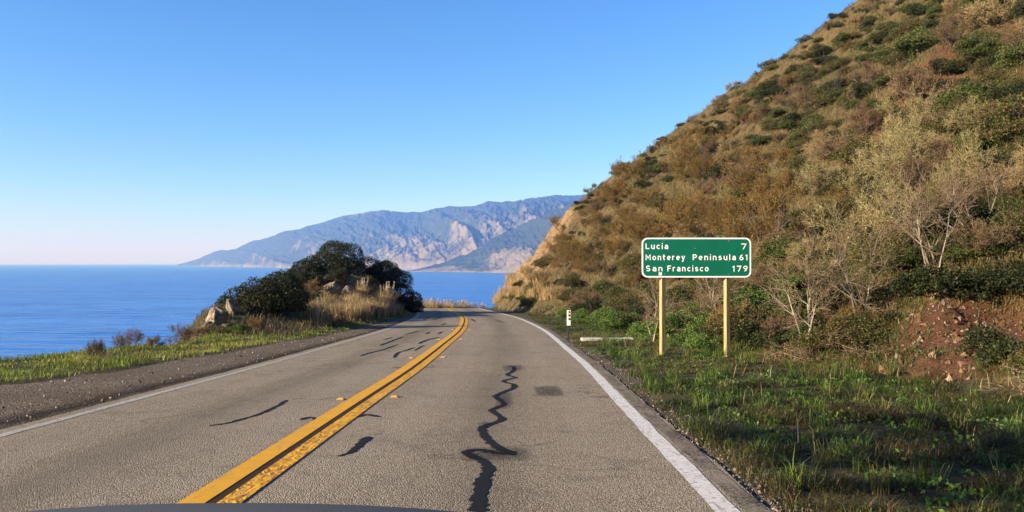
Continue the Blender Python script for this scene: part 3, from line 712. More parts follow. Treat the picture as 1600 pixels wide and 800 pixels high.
def where(px, py):
    dx = round((px - 1088) / 62); dy = round((402 - py) / 62)
    if dy == 0 and dx == 0: return "right behind the green sign"
    v_ = NUM[min(abs(dy), 15)] + " sign height" + ("s" if abs(dy) > 1 else "") + (" above" if dy > 0 else " below")
    h_ = NUM[min(abs(dx), 15)] + (" right of" if dx > 0 else " left of")
    if dy == 0: return NUM[min(abs(dx), 15)] + " sign height" + ("s" if abs(dx) > 1 else "") + h_[h_.index(" "):] + " the green sign"
    if dx == 0: return v_ + " the green sign"
    return v_ + " and " + h_ + " the green sign"
def label_for(desc, px, py):
    for pre in ("", "second ", "third ", "fourth "):
        l = pre + desc + " " + where(px, py)
        if l not in taken: break
    taken.add(l); return l

used_first = {}
def plant(kind, x, y, s, rz=None, label=None, group=None, sink=0.10, sz=None, tilt=0.0):
    k = rng.integers(len(PROTO[kind])); pr = PROTO[kind][k]
    z = float(H(x, y)) - sink
    rz = rng.random() * 6.283 if rz is None else rz
    sc = (s * (0.85 + 0.3 * rng.random()), s * (0.85 + 0.3 * rng.random()), sz or s * (0.85 + 0.3 * rng.random()))
    rot = (tilt * (rng.random() - 0.5), -abs(tilt) * 0.5, rz)
    if (kind, k) not in used_first:
        o = pr; used_first[(kind, k)] = 1; o.location = (x, y, z); o.rotation_euler = rot; o.scale = sc
    else: o = copy_thing(pr, (x, y, z), rot, sc)
    px, py = to_px(x, y, z + 0.6 * s)
    o["label"] = label or label_for(DESC[kind], float(px), float(py))
    o["group"] = group or "shrubs on the hillside"
    return o

# ------------------------------------------------------------------ hillside shrubs, each its own thing
def kind_weights(px, py, x, y, d):
    w = dict(dark=2.2, green=2.6, olive=2.4, rust=0.4, tan=0.9, pale=0.25, grey=0.7, orange=0.0, leafy=0.0, white=0.0)
    def ell(cx, cy, rx, ry): return math.exp(-((px - cx) / rx) ** 2 - ((py - cy) / ry) ** 2)
    o = ell(1080, 345, 165, 75) + ell(930, 370, 80, 70)
    w['orange'] += 5.5 * o
    p = 0.75 * ell(1330, 310, 110, 90) + 0.8 * ell(1530, 260, 110, 70) + 0.6 * ell(1340, 240, 80, 50)
    w['pale'] += 3.2 * p; w['grey'] += 1.6 * p; w['dark'] *= 1 - 0.5 * min(1, p)
    if y < 30 and py > 430:
        w.update(grey=0.9, olive=2.4, white=0.0, tan=0.15, rust=0.7, pale=0.15, green=2.2, dark=2.6)
        g = ell(980, 500, 160, 55); w['leafy'] += 7 * g; w['olive'] += g
    up = ell(1450, 60, 260, 110) + ell(1250, 130, 120, 60)
    w['green'] += 1.6 * up; w['dark'] += 0.8 * up; w['rust'] += 0.4 * up
    ln = abs((px - 960) * 265 + (py - 265) * 360) / 447.0
    if ln < 22 and px > 940: w['grey'] += 6; w['rust'] += 4; w['pale'] = 0; w['orange'] = 0
    return w
cand = 12000
cpx = rng.uniform(770, 1640, cand); cpy = rng.uniform(-30, 585, cand)
cx_, cy_ = hit(cpx, cpy)
ok = np.isfinite(cy_)
acc = []
for i in np.flatnonzero(ok):
    x, y = cx_[i], cy_[i]
    d = float(bil(DD, np.array(x), np.array(y)))
    if d < 0.5: continue
    if gauss(x, y, 8.4, 14.0, 1.5, 1.7, -0.5) > 0.35: continue
    if float(bil(rock, np.array(x), np.array(y))) > 0.35 and rng.random() < 0.80: continue
    s = rng.uniform(0.55, 1.15) * (1.0 if y < 40 else 1.05)
    if abs((cpx[i] - 960) * 265 + (cpy[i] - 265) * 360) / 447.0 < 40 and y > 70: s *= 0.7
    if cpx[i] < 960 and cpy[i] < 400 and y > 60: s *= 0.75
    if cpx[i] < 870 and cpy[i] > 410 and y > 50 and rng.random() < 0.7: continue
    if 13 < y < 20 and d < 1.6 and rng.random() < 0.6: continue
    if y < 30: s *= 0.9
    if any((x - a[0]) ** 2 + (y - a[1]) ** 2 < (0.66 * (s + a[2])) ** 2 for a in acc): continue
    w = kind_weights(cpx[i], cpy[i], x, y, d); ks = list(w); p = np.array([w[k] for k in ks])
    kd = ks[rng.choice(len(ks), p=p / p.sum())]
    acc.append((x, y, s, kd))
    if len(acc) >= 520: break
for x, y, s, kd in acc: plant(kd, x, y, s, tilt=0.25)
print("hill shrubs", len(acc))

# ------------------------------------------------------------------ ground cover on the hillside
def mesh_parts(name, parts, mat, kind=None):
    V = []; F4 = []; F3 = []; C = []; n = 0
    for v_, f4_, f3_, c_ in parts:
        V.append(v_); C.append(c_)
        if len(f4_): F4.append(np.asarray(f4_) + n)
        if len(f3_): F3.append(np.asarray(f3_) + n)
        n += len(v_)
    F = [np.vstack(F4)] if F4 else []
    if F3: F.append(np.vstack(F3))
    return tag(mesh_obj(name, np.vstack(V), F, mat, tint=np.vstack(C)), kind=kind)

N1 = 15000
ux = rng.uniform(760, 1640, N1); uy = rng.uniform(-30, 600, N1)
hx1, hy1 = hit(ux, uy, steps=300); k = np.isfinite(hy1)
ax = rng.uniform(-3, 70, 16000); ay = rng.uniform(8, 115, 16000)
gx = np.concatenate([hx1[k], ax]); gy = np.concatenate([hy1[k], ay])
gd = bil(DD, gx, gy); dr = bil(dirt, gx, gy); rk = bil(rock, gx, gy)
keep = (gd > 0.2) & (dr < 0.25 + 0.7 * rng.random(len(gx)) ** 2.2) & (rng.random(len(gx)) > rk * 1.0) & (gx / np.maximum(gy, 1) < 0.85)
gx, gy = gx[keep], gy[keep]
per = 9; n = len(gx)
f1 = fbm(gx * 0.16, gy * 0.16, 4, 71); f2 = fbm(gx * 0.23 + 50, gy * 0.23, 4, 81)
pal = np.array([np.mean(TAN, 0) * np.array([0.85, 0.9, 0.75]), np.mean(OLIVE, 0), np.mean(GREEN_M, 0), np.mean(RUST, 0), np.mean(PALE, 0) * 0.8])
sc = np.stack([2.4 * (f1 - 0.36), 1.7 * (0.62 - f1), 2.7 * (f2 - 0.355), 1.3 * (0.53 - f2), 0.5 * (f1 * f2)], 1) + rng.normal(size=(n, 5)) * 0.12
col = pal[np.argmax(sc, 1)] * np.where(np.argmax(sc, 1) == 0, 1.0, 0.72)[:, None]
cc = np.repeat(col, per, 0); far = np.repeat(np.sqrt(gy / 40), per)
P = np.repeat(np.stack([gx, gy, np.zeros(n)], 1), per, 0) + rng.normal(size=(n * per, 3)) * 0.22 * np.array([1, 1, 0])
P[:, 2] = H(P[:, 0], P[:, 1]) - 0.02
isleaf = rng.random(n * per) < 0.35
vb, f4b, f3b, cb = blades(P[~isleaf], 0.42 * np.clip(far[~isleaf], 0.6, 1.0), 0.022 * np.clip(far[~isleaf], 0.7, 1.6), 0.7, cc[~isleaf])
Pl = P[isleaf] + np.array([0, 0, 1]) * rng.random((isleaf.sum(), 1)) * 0.4
a = rnd_dir(len(Pl)); b2 = np.cross(a, rnd_dir(len(Pl))); b2 /= np.linalg.norm(b2, axis=1)[:, None]
vl, fl = quads_from(Pl, a * 0.02 * np.clip(np.sqrt(P[isleaf][:, 1:2] / 9), 1, 2.8), b2 * 0.011 * np.clip(np.sqrt(P[isleaf][:, 1:2] / 9), 1, 2.8))
mesh_parts("dry_grass", [(vb, f4b, f3b, cb), (vl, fl, [], np.repeat(cc[isleaf], 4, 0))], M_GRASS, "stuff")

# ------------------------------------------------------------------ verge grass
def verge(name, n, xr, yr, test, L, W, lean, c1, c2, seed, moss=0.0):
    x = rng.uniform(*xr, n)
    y = yr[0] + (yr[1] - yr[0]) * rng.random(n) ** 1.7
    off = bil(OO, x, y); d = bil(DD, x, y); e = bil(EE, x, y)
    m = test(x, y, off, d, e); x, y = x[m], y[m]
    f = fbm(x * 0.55, y * 0.55, 4, seed); f3 = fbm(x * 2.3, y * 2.3, 3, seed + 7)
    keep = rng.random(len(x)) < 0.25 + 1.2 * sstep(0.3, 0.55, f3); x, y, f, f3 = x[keep], y[keep], f[keep], f3[keep]
    P = np.stack([x, y, H(x, y) - 0.01], 1)
    c1 = np.asarray(c1, float); c2 = np.asarray(c2, float)
    mixf = sstep(0.42, 0.6, f + rng.normal(size=len(x)) * 0.07)[:, None]
    c = c1[rng.integers(len(c1), size=len(x))] * (1 - mixf) + c2[rng.integers(len(c2), size=len(x))] * mixf
    f5 = fbm(x * 1.1 + 30, y * 1.1, 3, seed + 17)
    LL = L * (0.35 + 1.0 * sstep(0.35, 0.65, f3) + 0.9 * sstep(0.55, 0.75, f5)) * (1 - 0.55 * sstep(8.5, 13, y) * moss)
    c = c * (1 + 0.55 * moss * sstep(11, 18, y) * sstep(0.35, 0.6, f))[:, None]
    c = c * (0.65 + 0.7 * sstep(0.3, 0.7, fbm(x * 1.7, y * 1.7 + 9, 3, seed + 27)))[:, None]
    WW = W * (0.7 + 0.05 * y)
    return mesh_parts(name, [blades(P, LL, WW, lean, c)], M_GRASS, "stuff")
G1 = [(0.0385, 0.0654, 0.0091), (0.0551, 0.0817, 0.0126), (0.0275, 0.0464, 0.007)]
G2 = [(0.0572, 0.0556, 0.0107), (0.0764, 0.0598, 0.0172), (0.0382, 0.0385, 0.0094), (0.0955, 0.0598, 0.0279)]
verge("grass", 470000, (1.2, 10), (4, 62), lambda x, y, off, d, e: (off > 3.78 + 0.35 * rng.random(len(x)) ** 2) & (d < 0.8) & (gauss(x, y, 7.7, 11.6, 1.3, 1.2) < 0.75 * rng.random(len(x)) + 0.1), 0.125, 0.0080, 1.0, G1, G2, 101, 1.0)
verge("grass", 170000, (-16, -5), (8, 64), lambda x, y, off, d, e: (-off > gle(y) - 0.15 + 0.4 * rng.random(len(x))) & (-off < gle(y) + np.where(y > 27, 0.9, 4.2)) & (e < 0.7), 0.095, 0.008, 0.6, [(0.15, 0.19, 0.02), (0.18, 0.24, 0.03), (0.09, 0.14, 0.02)], [(0.20, 0.22, 0.035), (0.26, 0.26, 0.05)], 131)

# ------------------------------------------------------------------ the knoll by the sea: rocks, bushes, dry grass
def boulder(x, y, size, label, seed, sink=0.25, rz=None):
    r2 = np.random.default_rng(seed)
    n = 14; th, ph = np.meshgrid(np.linspace(0, 2 * math.pi, 2 * n, endpoint=False), np.linspace(0.02, math.pi - 0.02, n))
    D = np.stack([np.sin(ph) * np.cos(th), np.sin(ph) * np.sin(th), np.cos(ph)], -1).reshape(-1, 3)
    rad = np.full(len(D), 1.0)
    for _ in range(15):                      # cut facets
        a = r2.normal(size=3); a /= np.linalg.norm(a); c = r2.uniform(0.5, 0.85)
        dn = D @ a; rad = np.where(dn > 0.05, np.minimum(rad, c / np.maximum(dn, 1e-3)), rad)
    rad += (fbm(D[:, 0] * 3 + seed, D[:, 1] * 3 + D[:, 2] * 4, 4, seed) - 0.5) * 0.3
    V = D * rad[:, None] * np.asarray(size) / 2
    ii = np.arange(len(D)).reshape(n, 2 * n); jn = np.roll(ii, -1, axis=1)
    F = np.stack([ii[:-1], ii[1:], jn[1:], jn[:-1]], -1).reshape(-1, 4)
    o = mesh_obj("boulder", V, F, M_ROCK)
    o.location = (x, y, float(H(x, y)) + size[2] * (0.5 - sink)); o.rotation_euler = (0, 0, r2.random() * 6 if rz is None else rz)
    return tag(o, label, "rock", "rocks on the seaward knoll")
def kp(px, py, dy=0.0):
    x, y = hit(np.array([px]), np.array([py])); return float(x[0]), float(y[0]) + dy
for px, py, sz, lb in ((339, 510, (0.85, 0.9, 1.25), "squarish pale boulder standing at the seaward end of the knoll"),
                     (326, 518, (0.7, 0.7, 0.55), "low brown rock at the foot of the squarish pale boulder"),
                     (352, 514, (0.35, 0.4, 0.28), "small flat stone beside the low green bush under the pale boulder"),
                     (362, 490, (0.7, 0.7, 0.95), "pale jagged rock poking out behind the low black-green bush"),
                     (454, 447, (0.36, 0.45, 1.0), "upright white rock on the skyline left of the big round bush"),
                     (520, 462, (1.6, 1.1, 1.3), "broad weathered outcrop below the big round bush"),
                     (545, 470, (1.5, 1.0, 1.1), "shaded brown outcrop above the dry grass on the knoll"),
                     (385, 470, (0.7, 0.6, 0.8), "brown rock on the crest just behind the low black-green bush"),
                     (318, 520, (0.45, 0.5, 0.5), "cracked brown rock between the squarish boulder and the grass"),
                     (350, 500, (0.5, 0.5, 0.6), "shaded brown rock on the right side of the squarish boulder"),
                     (495, 474, (0.5, 0.5, 0.5), "small pale stone left of the dry grass bank"),
                     (557, 478, (0.4, 0.5, 1.0), "narrow upright stone amid the dry grass stalks"),
                     (262, 535, (0.5, 0.4, 0.26), "low tan rock beside the round brown bush at the cliff edge"),
                     (308, 524, (0.5, 0.45, 0.4), "small grey rock at the lower seaward tip of the knoll")):
    boulder(*kp(px, py), sz, lb, int(px * 3 + py))

# the big round evergreen on top of the knoll
def lobes_points(n, lobes, seed):
    L = np.array(lobes, float); k = rng.choice(len(L), n, p=L[:, 3] ** 2 / (L[:, 3] ** 2).sum()); d = rnd_dir(n)
    bump = 0.78 + 0.42 * fbm(d[:, 0] * 2.6 + k * 7 + seed, d[:, 1] * 2.6 + d[:, 2] * 2.1, 3, seed)
    P = L[k, :3] + d * (L[k, 3] * bump * (0.72 + 0.30 * rng.random(n) ** 0.5))[:, None] * np.array([1, 1, 0.9])
    P[:, 2] = np.abs(P[:, 2]); return P, d
def lobed(x, y, lobes, n, label, name, cat, cols=GREEN_D + GREEN_M[:1], size=0.11, group=None, pole=False):
    root = thing(name, label, cat, (x, y, float(H(x, y)) - 0.1), 0, group)
    P, d = lobes_points(n, lobes, int(abs(x * 31 + y * 7)))
    V, F, c = leaves(P, d, size, cols); mesh_obj("crown" if cat == "tree" else "foliage", V, F, M_LEAF, root, tint=c)
    h = max(l[2] for l in lobes)
    g = grow(1, h * 1.5, 0.02, 0, 1, 0.015, 1.0, 0.06, 8) if pole else grow(5, h * 0.95, 0.6, 2, 3, 0.2, 0.7, 0.07, 4)
    V, F, c = seg_mesh(g, 0.012, [(0.09, 0.07, 0.05), (0.08, 0.06, 0.04)])
    mesh_obj("trunk" if cat == "tree" else "stems", V, F, M_TWIG, root, tint=c); return root
lobed(-13.3, 58.0, [(0, 0, 1.8, 1.5), (0.9, 0.1, 2.0, 1.15), (-0.9, 0, 1.4, 1.1), (1.0, -0.4, 1.0, 1.0), (0.1, -0.6, 0.8, 1.2), (-0.3, 0.2, 2.45, 0.85), (1.7, 0, 0.6, 0.8), (-1.6, -0.2, 0.6, 0.9)], 19000, "big round dark evergreen crowning the knoll by the sea", "evergreen_tree", "tree")
lobed(-15.4, 57.0, [(0, 0, 0.9, 1.0), (0.6, -0.2, 1.4, 0.75), (-0.5, 0, 0.7, 0.7), (0.9, -0.3, 0.5, 0.8)], 7000, "smaller dark evergreen leaning against the big round one on the knoll", "evergreen_tree", "tree")
lobed(-10.6, 32.3, [(0, 0, 0.55, 0.95), (0.8, 0.2, 0.75, 0.95), (-0.85, -0.1, 0.35, 0.75), (-1.4, 0, 0.2, 0.5), (0.3, -0.5, 0.25, 0.9), (1.25, 0, 0.35, 0.8), (0.85, 0.3, 1.15, 0.6)], 16000, "low wide black-green bush at the near end of the knoll", "evergreen_bush", "bush", cols=GREEN_D, size=0.085, group="bushes on the seaward knoll")
for x, y, lb_, lo in ((-12.5, 41.0, "dark bush right behind the low black-green bush", [(0, 0, 0.5, 1.0), (0.7, 0, 0.4, 0.8), (-0.7, 0, 0.4, 0.8)]), (-13.6, 48.5, "dark bush filling the gap below the smaller evergreen", [(0, 0, 0.5, 1.1), (0.9, 0, 0.4, 0.9), (-0.8, 0, 0.3, 0.8)]),
                      (-11.4, 60.5, "dark bush on the knoll slope right of the big round evergreen", [(0.0, 0.0, 0.85, 1.22), (0.98, 0.0, 0.49, 1.1), (-0.85, 0.0, 0.73, 0.98)]),
                      (-10.3, 63.5, "dark bush halfway down the right slope of the knoll", [(0.0, 0.0, 1.1, 1.28), (0.98, 0.0, 0.61, 1.1), (-0.98, -0.24, 0.98, 0.98)]),
                      (-9.5, 65.5, "dark bush near the bottom of the knoll's right slope", [(0.0, 0.0, 0.98, 1.22), (0.85, 0.0, 0.49, 0.98), (-0.73, 0.0, 1.1, 0.85)]),
                      (-8.95, 67.5, "lowest dark bush of the knoll beside the road bend", [(0.0, 0.0, 0.61, 0.98), (0.43, 0.0, 0.37, 0.73), (-0.61, 0.0, 0.73, 0.85)]),
                      (-10.0, 60.0, "dark bush behind the tall dry stalks on the knoll", [(0.0, 0.0, 0.98, 1.22), (0.85, 0.0, 0.61, 0.98), (-0.85, 0.0, 0.61, 0.98)])):
    lobed(x, y, lo, 9000, lb_, "evergreen_bush", "bush", cols=GREEN_D, size=0.10, group="bushes on the seaward knoll")
KG = "bushes on the seaward knoll"
for kd, px, py, s, lb in (('dark', 530, 440, 0.8, "dark bush directly below the big round evergreen"), ('olive', 573, 448, 0.7, "yellow-green bush in the middle of the knoll face"), ('rust', 470, 452, 0.8, "brown twiggy bush below the upright white rock"),
                        ('rust', 478, 480, 0.75, "brown bush between the black-green bush and the dry grass"), ('grey', 446, 446, 0.5, "small bare bush left of the upright white rock"), ('dark', 487, 446, 0.9, "dark bush between the upright rock and the big evergreen"),
                        ('rust', 490, 462, 0.7, "reddish brown bush above the left end of the dry grass"), ('dark', 430, 462, 0.7, "dark bush on the skyline behind the low black-green bush"), ('leafy', 372, 522, 0.42, "small grey-green bush in front of the black-green bush"),
                        ('olive', 345, 522, 0.4, "small olive scrub under the squarish pale boulder"), ('grey', 281, 537, 0.42, "round brown bare bush at the cliff edge before the knoll"), ('tan', 318, 526, 0.4, "small straw scrub at the seaward foot of the knoll"),
                        ('grey', 205, 547, 0.34, "low dark twiggy scrub on the cliff edge above the sea"), ('rust', 240, 543, 0.3, "brown spiky scrub on the cliff edge left of the round brown bush"), ('grey', 150, 557, 0.3, "smallest dark scrub at the cliff edge, farthest from the knoll"),
                        ('dark', 600, 468, 0.8, "dark bush close above the tall dry stalks"), ('rust', 400, 520, 0.5, "brown scrub at the foot of the black-green bush"), ('dark', 560, 455, 0.7, "dark shrub beside the shaded brown outcrop")):
    x, y = kp(px, py)
    plant(kd, x, y, s, label=lb, group=KG)

def tuft(name, n, height, spread, cols, W=0.02, plume=0):
    root = thing(name, "", "grass clump")
    th = rng.random(n) * 6.283; r = spread * np.sqrt(rng.random(n)) * 0.5
    P = np.stack([r * np.cos(th), r * np.sin(th), np.zeros(n)], 1)
    v_, f4_, f3_, c_ = blades(P, height, W, 0.45, cols)
    parts = [(v_, f4_, f3_, c_)]
    if plume:
        q = P[:plume] * 0.7; top = q + rnd_dir(plume) * np.array([0.3, 0.3, 0.0]) * height + np.array([0, 0, 1.0]) * height * (0.85 + 0.4 * rng.random((plume, 1)))
        m_ = 40; t_ = rng.random((plume, m_))[..., None]
        C = (q[:, None] * (1 - (0.72 + 0.3 * t_)) + top[:, None] * (0.72 + 0.3 * t_)).reshape(-1, 3) + rng.normal(size=(plume * m_, 3)) * 0.02
        V, F, c = leaves(C, np.tile([[0, 0, 1.0]], (len(C), 1)), 0.10, [(0.50, 0.42, 0.30), (0.42, 0.33, 0.21)], flat=1.5); parts.append((V, F, [], c))
        V, F, c = seg_mesh((q, top, np.full(plume, 0.008), np.full(plume, 0.005), np.zeros(plume, int)), 0.006, [(0.36, 0.27, 0.14)]); parts.append((V, F, [], c))
    mesh_parts("blades", parts, M_GRASS).parent = root
    return root
STRAW = [(0.50, 0.36, 0.17), (0.58, 0.45, 0.23), (0.40, 0.27, 0.12), (0.32, 0.24, 0.09)]
tufts = [tuft("dry_grass_clump", 420, 0.95, 1.0, STRAW, 0.016), tuft("dry_grass_clump", 420, 0.9, 1.1, STRAW + RUST, 0.016), tuft("dry_grass_clump", 300, 1.7, 0.9, STRAW, 0.018, plume=12), tuft("dry_grass_clump", 380, 1.15, 1.3, STRAW, 0.022, plume=9)]
seen = set()
def put_tuft(k, x, y, s, label, group):
    loc = (x, y, float(H(x, y)) - 0.03); rot = (0, 0, rng.random() * 6.28)
    if k in seen: o = copy_thing(tufts[k], loc, rot, (s, s, s))
    else: o = tufts[k]; seen.add(k); o.location = loc; o.rotation_euler = rot; o.scale = (s, s, s)
    o["label"] = label; o["group"] = group
n_t = 0
for px, py in ((486, 503), (497, 507), (508, 500), (520, 504), (531, 497), (543, 501), (553, 496), (563, 499), (575, 494), (586, 497), (597, 492), (609, 494), (505, 490), (524, 488), (540, 486), (572, 484), (590, 484), (618, 490), (494, 494), (514, 481), (550, 482)):
    x, y = kp(px, py); put_tuft(n_t % 2, x, y, rng.uniform(0.8, 1.2), "straw coloured grass clump in the dry bank at the knoll's foot", "dry grass clumps along the knoll's foot"); n_t += 1
x, y = kp(604, 488); put_tuft(2, x, y, 0.95, "tallest dry grass clump, upright stalks before the dark knoll bushes", "dry grass clumps along the knoll's foot")
x, y = kp(566, 470); put_tuft(2, x, y, 0.7, "tall dry stalks standing in the middle of the knoll face", "dry grass clumps along the knoll's foot")
for i, (x, y) in enumerate(((-13.2, 97), (-12.6, 99.2), (-12.0, 101.5), (-11.4, 103.6), (-10.9, 105.6), (-10.1, 107.3), (-9.4, 109), (-8.6, 110.6), (-7.7, 112), (-6.8, 113.4), (-5.8, 114.8), (-13.8, 94.5), (-4.6, 116), (-12.9, 101), (-11.3, 106.4), (-9.2, 111.2), (-7.2, 114.6))):
    put_tuft(3, x, y, rng.uniform(0.95, 1.3), "plumed pale grass clump in the row at the far road bend", "plumed grass clumps beyond the far road bend")
for i, (x, y) in enumerate(((-1.6, 93), (-1.1, 88), (-1.9, 97), (-0.3, 91), (0.3, 84), (-0.6, 98), (0.6, 94))):
    put_tuft(3, x, y, rng.uniform(0.8, 1.1), "plumed pale grass clump at the rocky nose of the hill", "plumed grass clumps on the hill's nose")

nose = [(768, 474), (775, 466), (782, 470), (790, 462), (798, 468), (806, 458), (815, 466), (825, 456), (834, 468), (845, 460), (788, 448), (800, 440), (812, 446), (822, 436), (834, 446), (778, 455), (856, 470), (846, 448)]
for i, (px, py) in enumerate(nose):
    x, y = kp(px, py)
    if math.isfinite(y): put_tuft(i % 2, x, y, rng.uniform(0.9, 1.4), "straw coloured grass clump at the foot of the rocky nose of the hill", "dry grass clumps on the hill's nose")

# scrubby cover on the knoll
N2 = 5200
kx = rng.uniform(-19, -7, N2); ky = rng.uniform(26, 76, N2)
kof = -bil(OO, kx, ky); ke = bil(EE, kx, ky)
m = (kof > gle(ky) + 0.7) & (ke < 3.5) & (fbm(kx * 0.7, ky * 0.7, 3, 15) > 0.36); kx, ky = kx[m], ky[m]
P = np.repeat(np.stack([kx, ky, np.zeros(len(kx))], 1), 8, 0); P += rng.normal(size=P.shape) * 0.2 * np.array([1, 1, 0]); P[:, 2] = H(P[:, 0], P[:, 1]) - 0.02
kc = np.array([(0.20, 0.14, 0.07), (0.12, 0.085, 0.045), (0.05, 0.06, 0.02), (0.09, 0.08, 0.03)])[np.repeat(rng.integers(4, size=len(kx)), 8)]
mesh_parts("dry_grass", [blades(P, 0.32, 0.02, 0.8, kc)], M_GRASS, "stuff")

lobed(-8.9, -0.4, [(0, 0, 4.35, 0.65), (-0.5, 1.0, 4.35, 0.6), (0.45, -0.95, 4.3, 0.6), (0.2, 0.5, 4.5, 0.5), (-0.9, 1.8, 4.3, 0.5), (0.8, -1.7, 4.35, 0.45)], 3600, "added flat-topped evergreen, unseen beyond the left edge, to shade the right verge", "evergreen_tree", "tree", pole=True)  # unseen tree, added so its crown shades the near right verge

# ------------------------------------------------------------------ trees, brush and debris near the sign
for x, y, s, lb in ((6.35, 16.6, 0.66, "slender bare whitish tree at the foot of the slope right of the sign"), (9.0, 16.3, 0.72, "many-stemmed bare white tree above the red dirt bank"),
                    (7.6, 16.6, 0.72, "leaning bare white tree between the slender one and the many-stemmed one"), (5.6, 21.8, 0.7, "bare crooked tree behind the sign near its right post"),
                    (4.3, 23.5, 0.62, "bare thin tree behind the sign near its left post"), (10.0, 16.6, 0.62, "bare white tree at the upper end of the red dirt bank"), (13.6, 23.5, 0.6, "fallen bare white tree on the slope high above the dirt bank"),
                    (9.2, 27.0, 0.7, "bare grey trunk standing among orange shrubs above the sign")):
    plant('white', x, y, s, label=lb, group="bare trees at the foot of the hill", tilt=1.9 if "fallen" in lb else 0.6 if "leaning" in lb else 0.15)
for kd, x, y, s in (('leafy', 4.6, 26, 0.8), ('leafy', 4.9, 23.5, 0.85), ('leafy', 5.6, 21.5, 0.75), ('leafy', 4.4, 30, 0.9), ('leafy', 4.2, 34, 0.9), ('leafy', 6.2, 19.3, 0.6), ('leafy', 3.6, 40, 0.8), ('leafy', 5.0, 19.6, 0.55), ('olive', 6.4, 21.5, 0.9), ('leafy', 3.3, 47, 0.8), ('leafy', 8.4, 9.4, 0.26), ('leafy', 7.6, 9.4, 0.2), ('dark', 6.1, 18.6, 0.7), ('olive', 7.0, 18.4, 0.75), ('dark', 7.8, 17.6, 0.7), ('olive', 8.8, 17.8, 0.7), ('dark', 5.7, 20.4, 0.75), ('olive', 7.2, 17.2, 0.5), ('leafy', 6.6, 16.9, 0.4), ('leafy', 7.0, 15.6, 0.3), ('grey', 6.4, 17.6, 0.5), ('rust', 7.2, 16.6, 0.5), ('grey', 9.9, 16.0, 0.6)):
    plant(kd, x, y, s, group="shrubs along the foot of the hill")
def dead_branches(x, y, label, n=9, s=1.0, col=((0.24, 0.16, 0.10), (0.18, 0.12, 0.075), (0.15, 0.10, 0.06))):
    g = grow(n, 1.3 * s, 1.6, 2, 2, 0.3, 0.06, 0.018, 4)
    V, F, c = seg_mesh(g, 0.006, col); V[:, 2] = np.abs(V[:, 2]) * 0.55
    o = mesh_obj("dead_branches", V, F, M_TWIG, tint=c); o.location = (x, y, float(H(x, y)) + 0.01); tag(o, label, "dead branches", "dead branches lying at the hill's foot")
dead_branches(6.3, 15.6, "tangle of dead brown branches right of the sign's right post", 12)
dead_branches(6.9, 14.9, "dead brown branches heaped at the left end of the dirt bank", 10)
dead_branches(7.3, 10.0, "pale dead branches lying on the dirt at the right edge", 6, 0.8, ((0.36, 0.27, 0.17), (0.30, 0.22, 0.13)))

# ------------------------------------------------------------------ weeds among the grass
WN = 1500
wx = rng.uniform(2.3, 9.5, WN); wy = 4.5 + 26 * rng.random(WN) ** 1.6
m = (bil(OO, wx, wy) > 4.4) & (bil(DD, wx, wy) < 0.8) & (fbm(wx * 0.9, wy * 0.9, 3, 211) > 0.47); wx, wy = wx[m], wy[m]
P = np.repeat(np.stack([wx, wy, H(wx, wy)], 1), 22, 0); n = len(P)
off_ = rnd_dir(n) * np.array([0.09, 0.09, 0.07]) * np.repeat(0.5 + rng.random(n // 22), 22)[:, None]; off_[:, 2] = np.abs(off_[:, 2]) + 0.02
V, F, c = leaves(P + off_, off_ / 0.1, 0.042, [(0.07, 0.13, 0.022), (0.11, 0.18, 0.03), (0.045, 0.09, 0.015)], flat=0.9)
tag(mesh_obj("weeds", V, F, M_GRASS, tint=c), kind="stuff")
SN = 600
wx = rng.uniform(2.3, 9.5, SN); wy = 4.5 + 20 * rng.random(SN) ** 1.5
m = (bil(OO, wx, wy) > 4.4) & (bil(DD, wx, wy) < 0.8) & (fbm(wx * 0.7, wy * 0.7, 3, 311) > 0.52); wx, wy = wx[m], wy[m]
mesh_parts("dry_stalks_in_grass", [blades(np.stack([wx, wy, H(wx, wy)], 1), 0.32, 0.007, 0.5, [(0.36, 0.27, 0.15), (0.28, 0.19, 0.10), (0.42, 0.34, 0.2)])], M_GRASS, "stuff")

# taller grass clumps in the verge
TN = 260
wx = rng.uniform(2.0, 8.5, TN); wy = 4.5 + 20 * rng.random(TN) ** 1.5
m = (bil(OO, wx, wy) > 3.95) & (bil(DD, wx, wy) < 0.5); wx, wy = wx[m], wy[m]
P = np.repeat(np.stack([wx, wy, H(wx, wy)], 1), 40, 0); P += rng.normal(size=P.shape) * np.array([0.05, 0.05, 0]); P[:, 2] -= 0.01
cl = np.array([(0.07, 0.12, 0.018), (0.05, 0.085, 0.014), (0.13, 0.12, 0.035), (0.10, 0.15, 0.022)])[np.repeat(rng.integers(4, size=len(wx)), 40)]
mesh_parts("grass", [blades(P, np.repeat(0.16 + 0.2 * rng.random(len(wx)), 40), 0.008, 0.9, cl)], M_GRASS, "stuff")

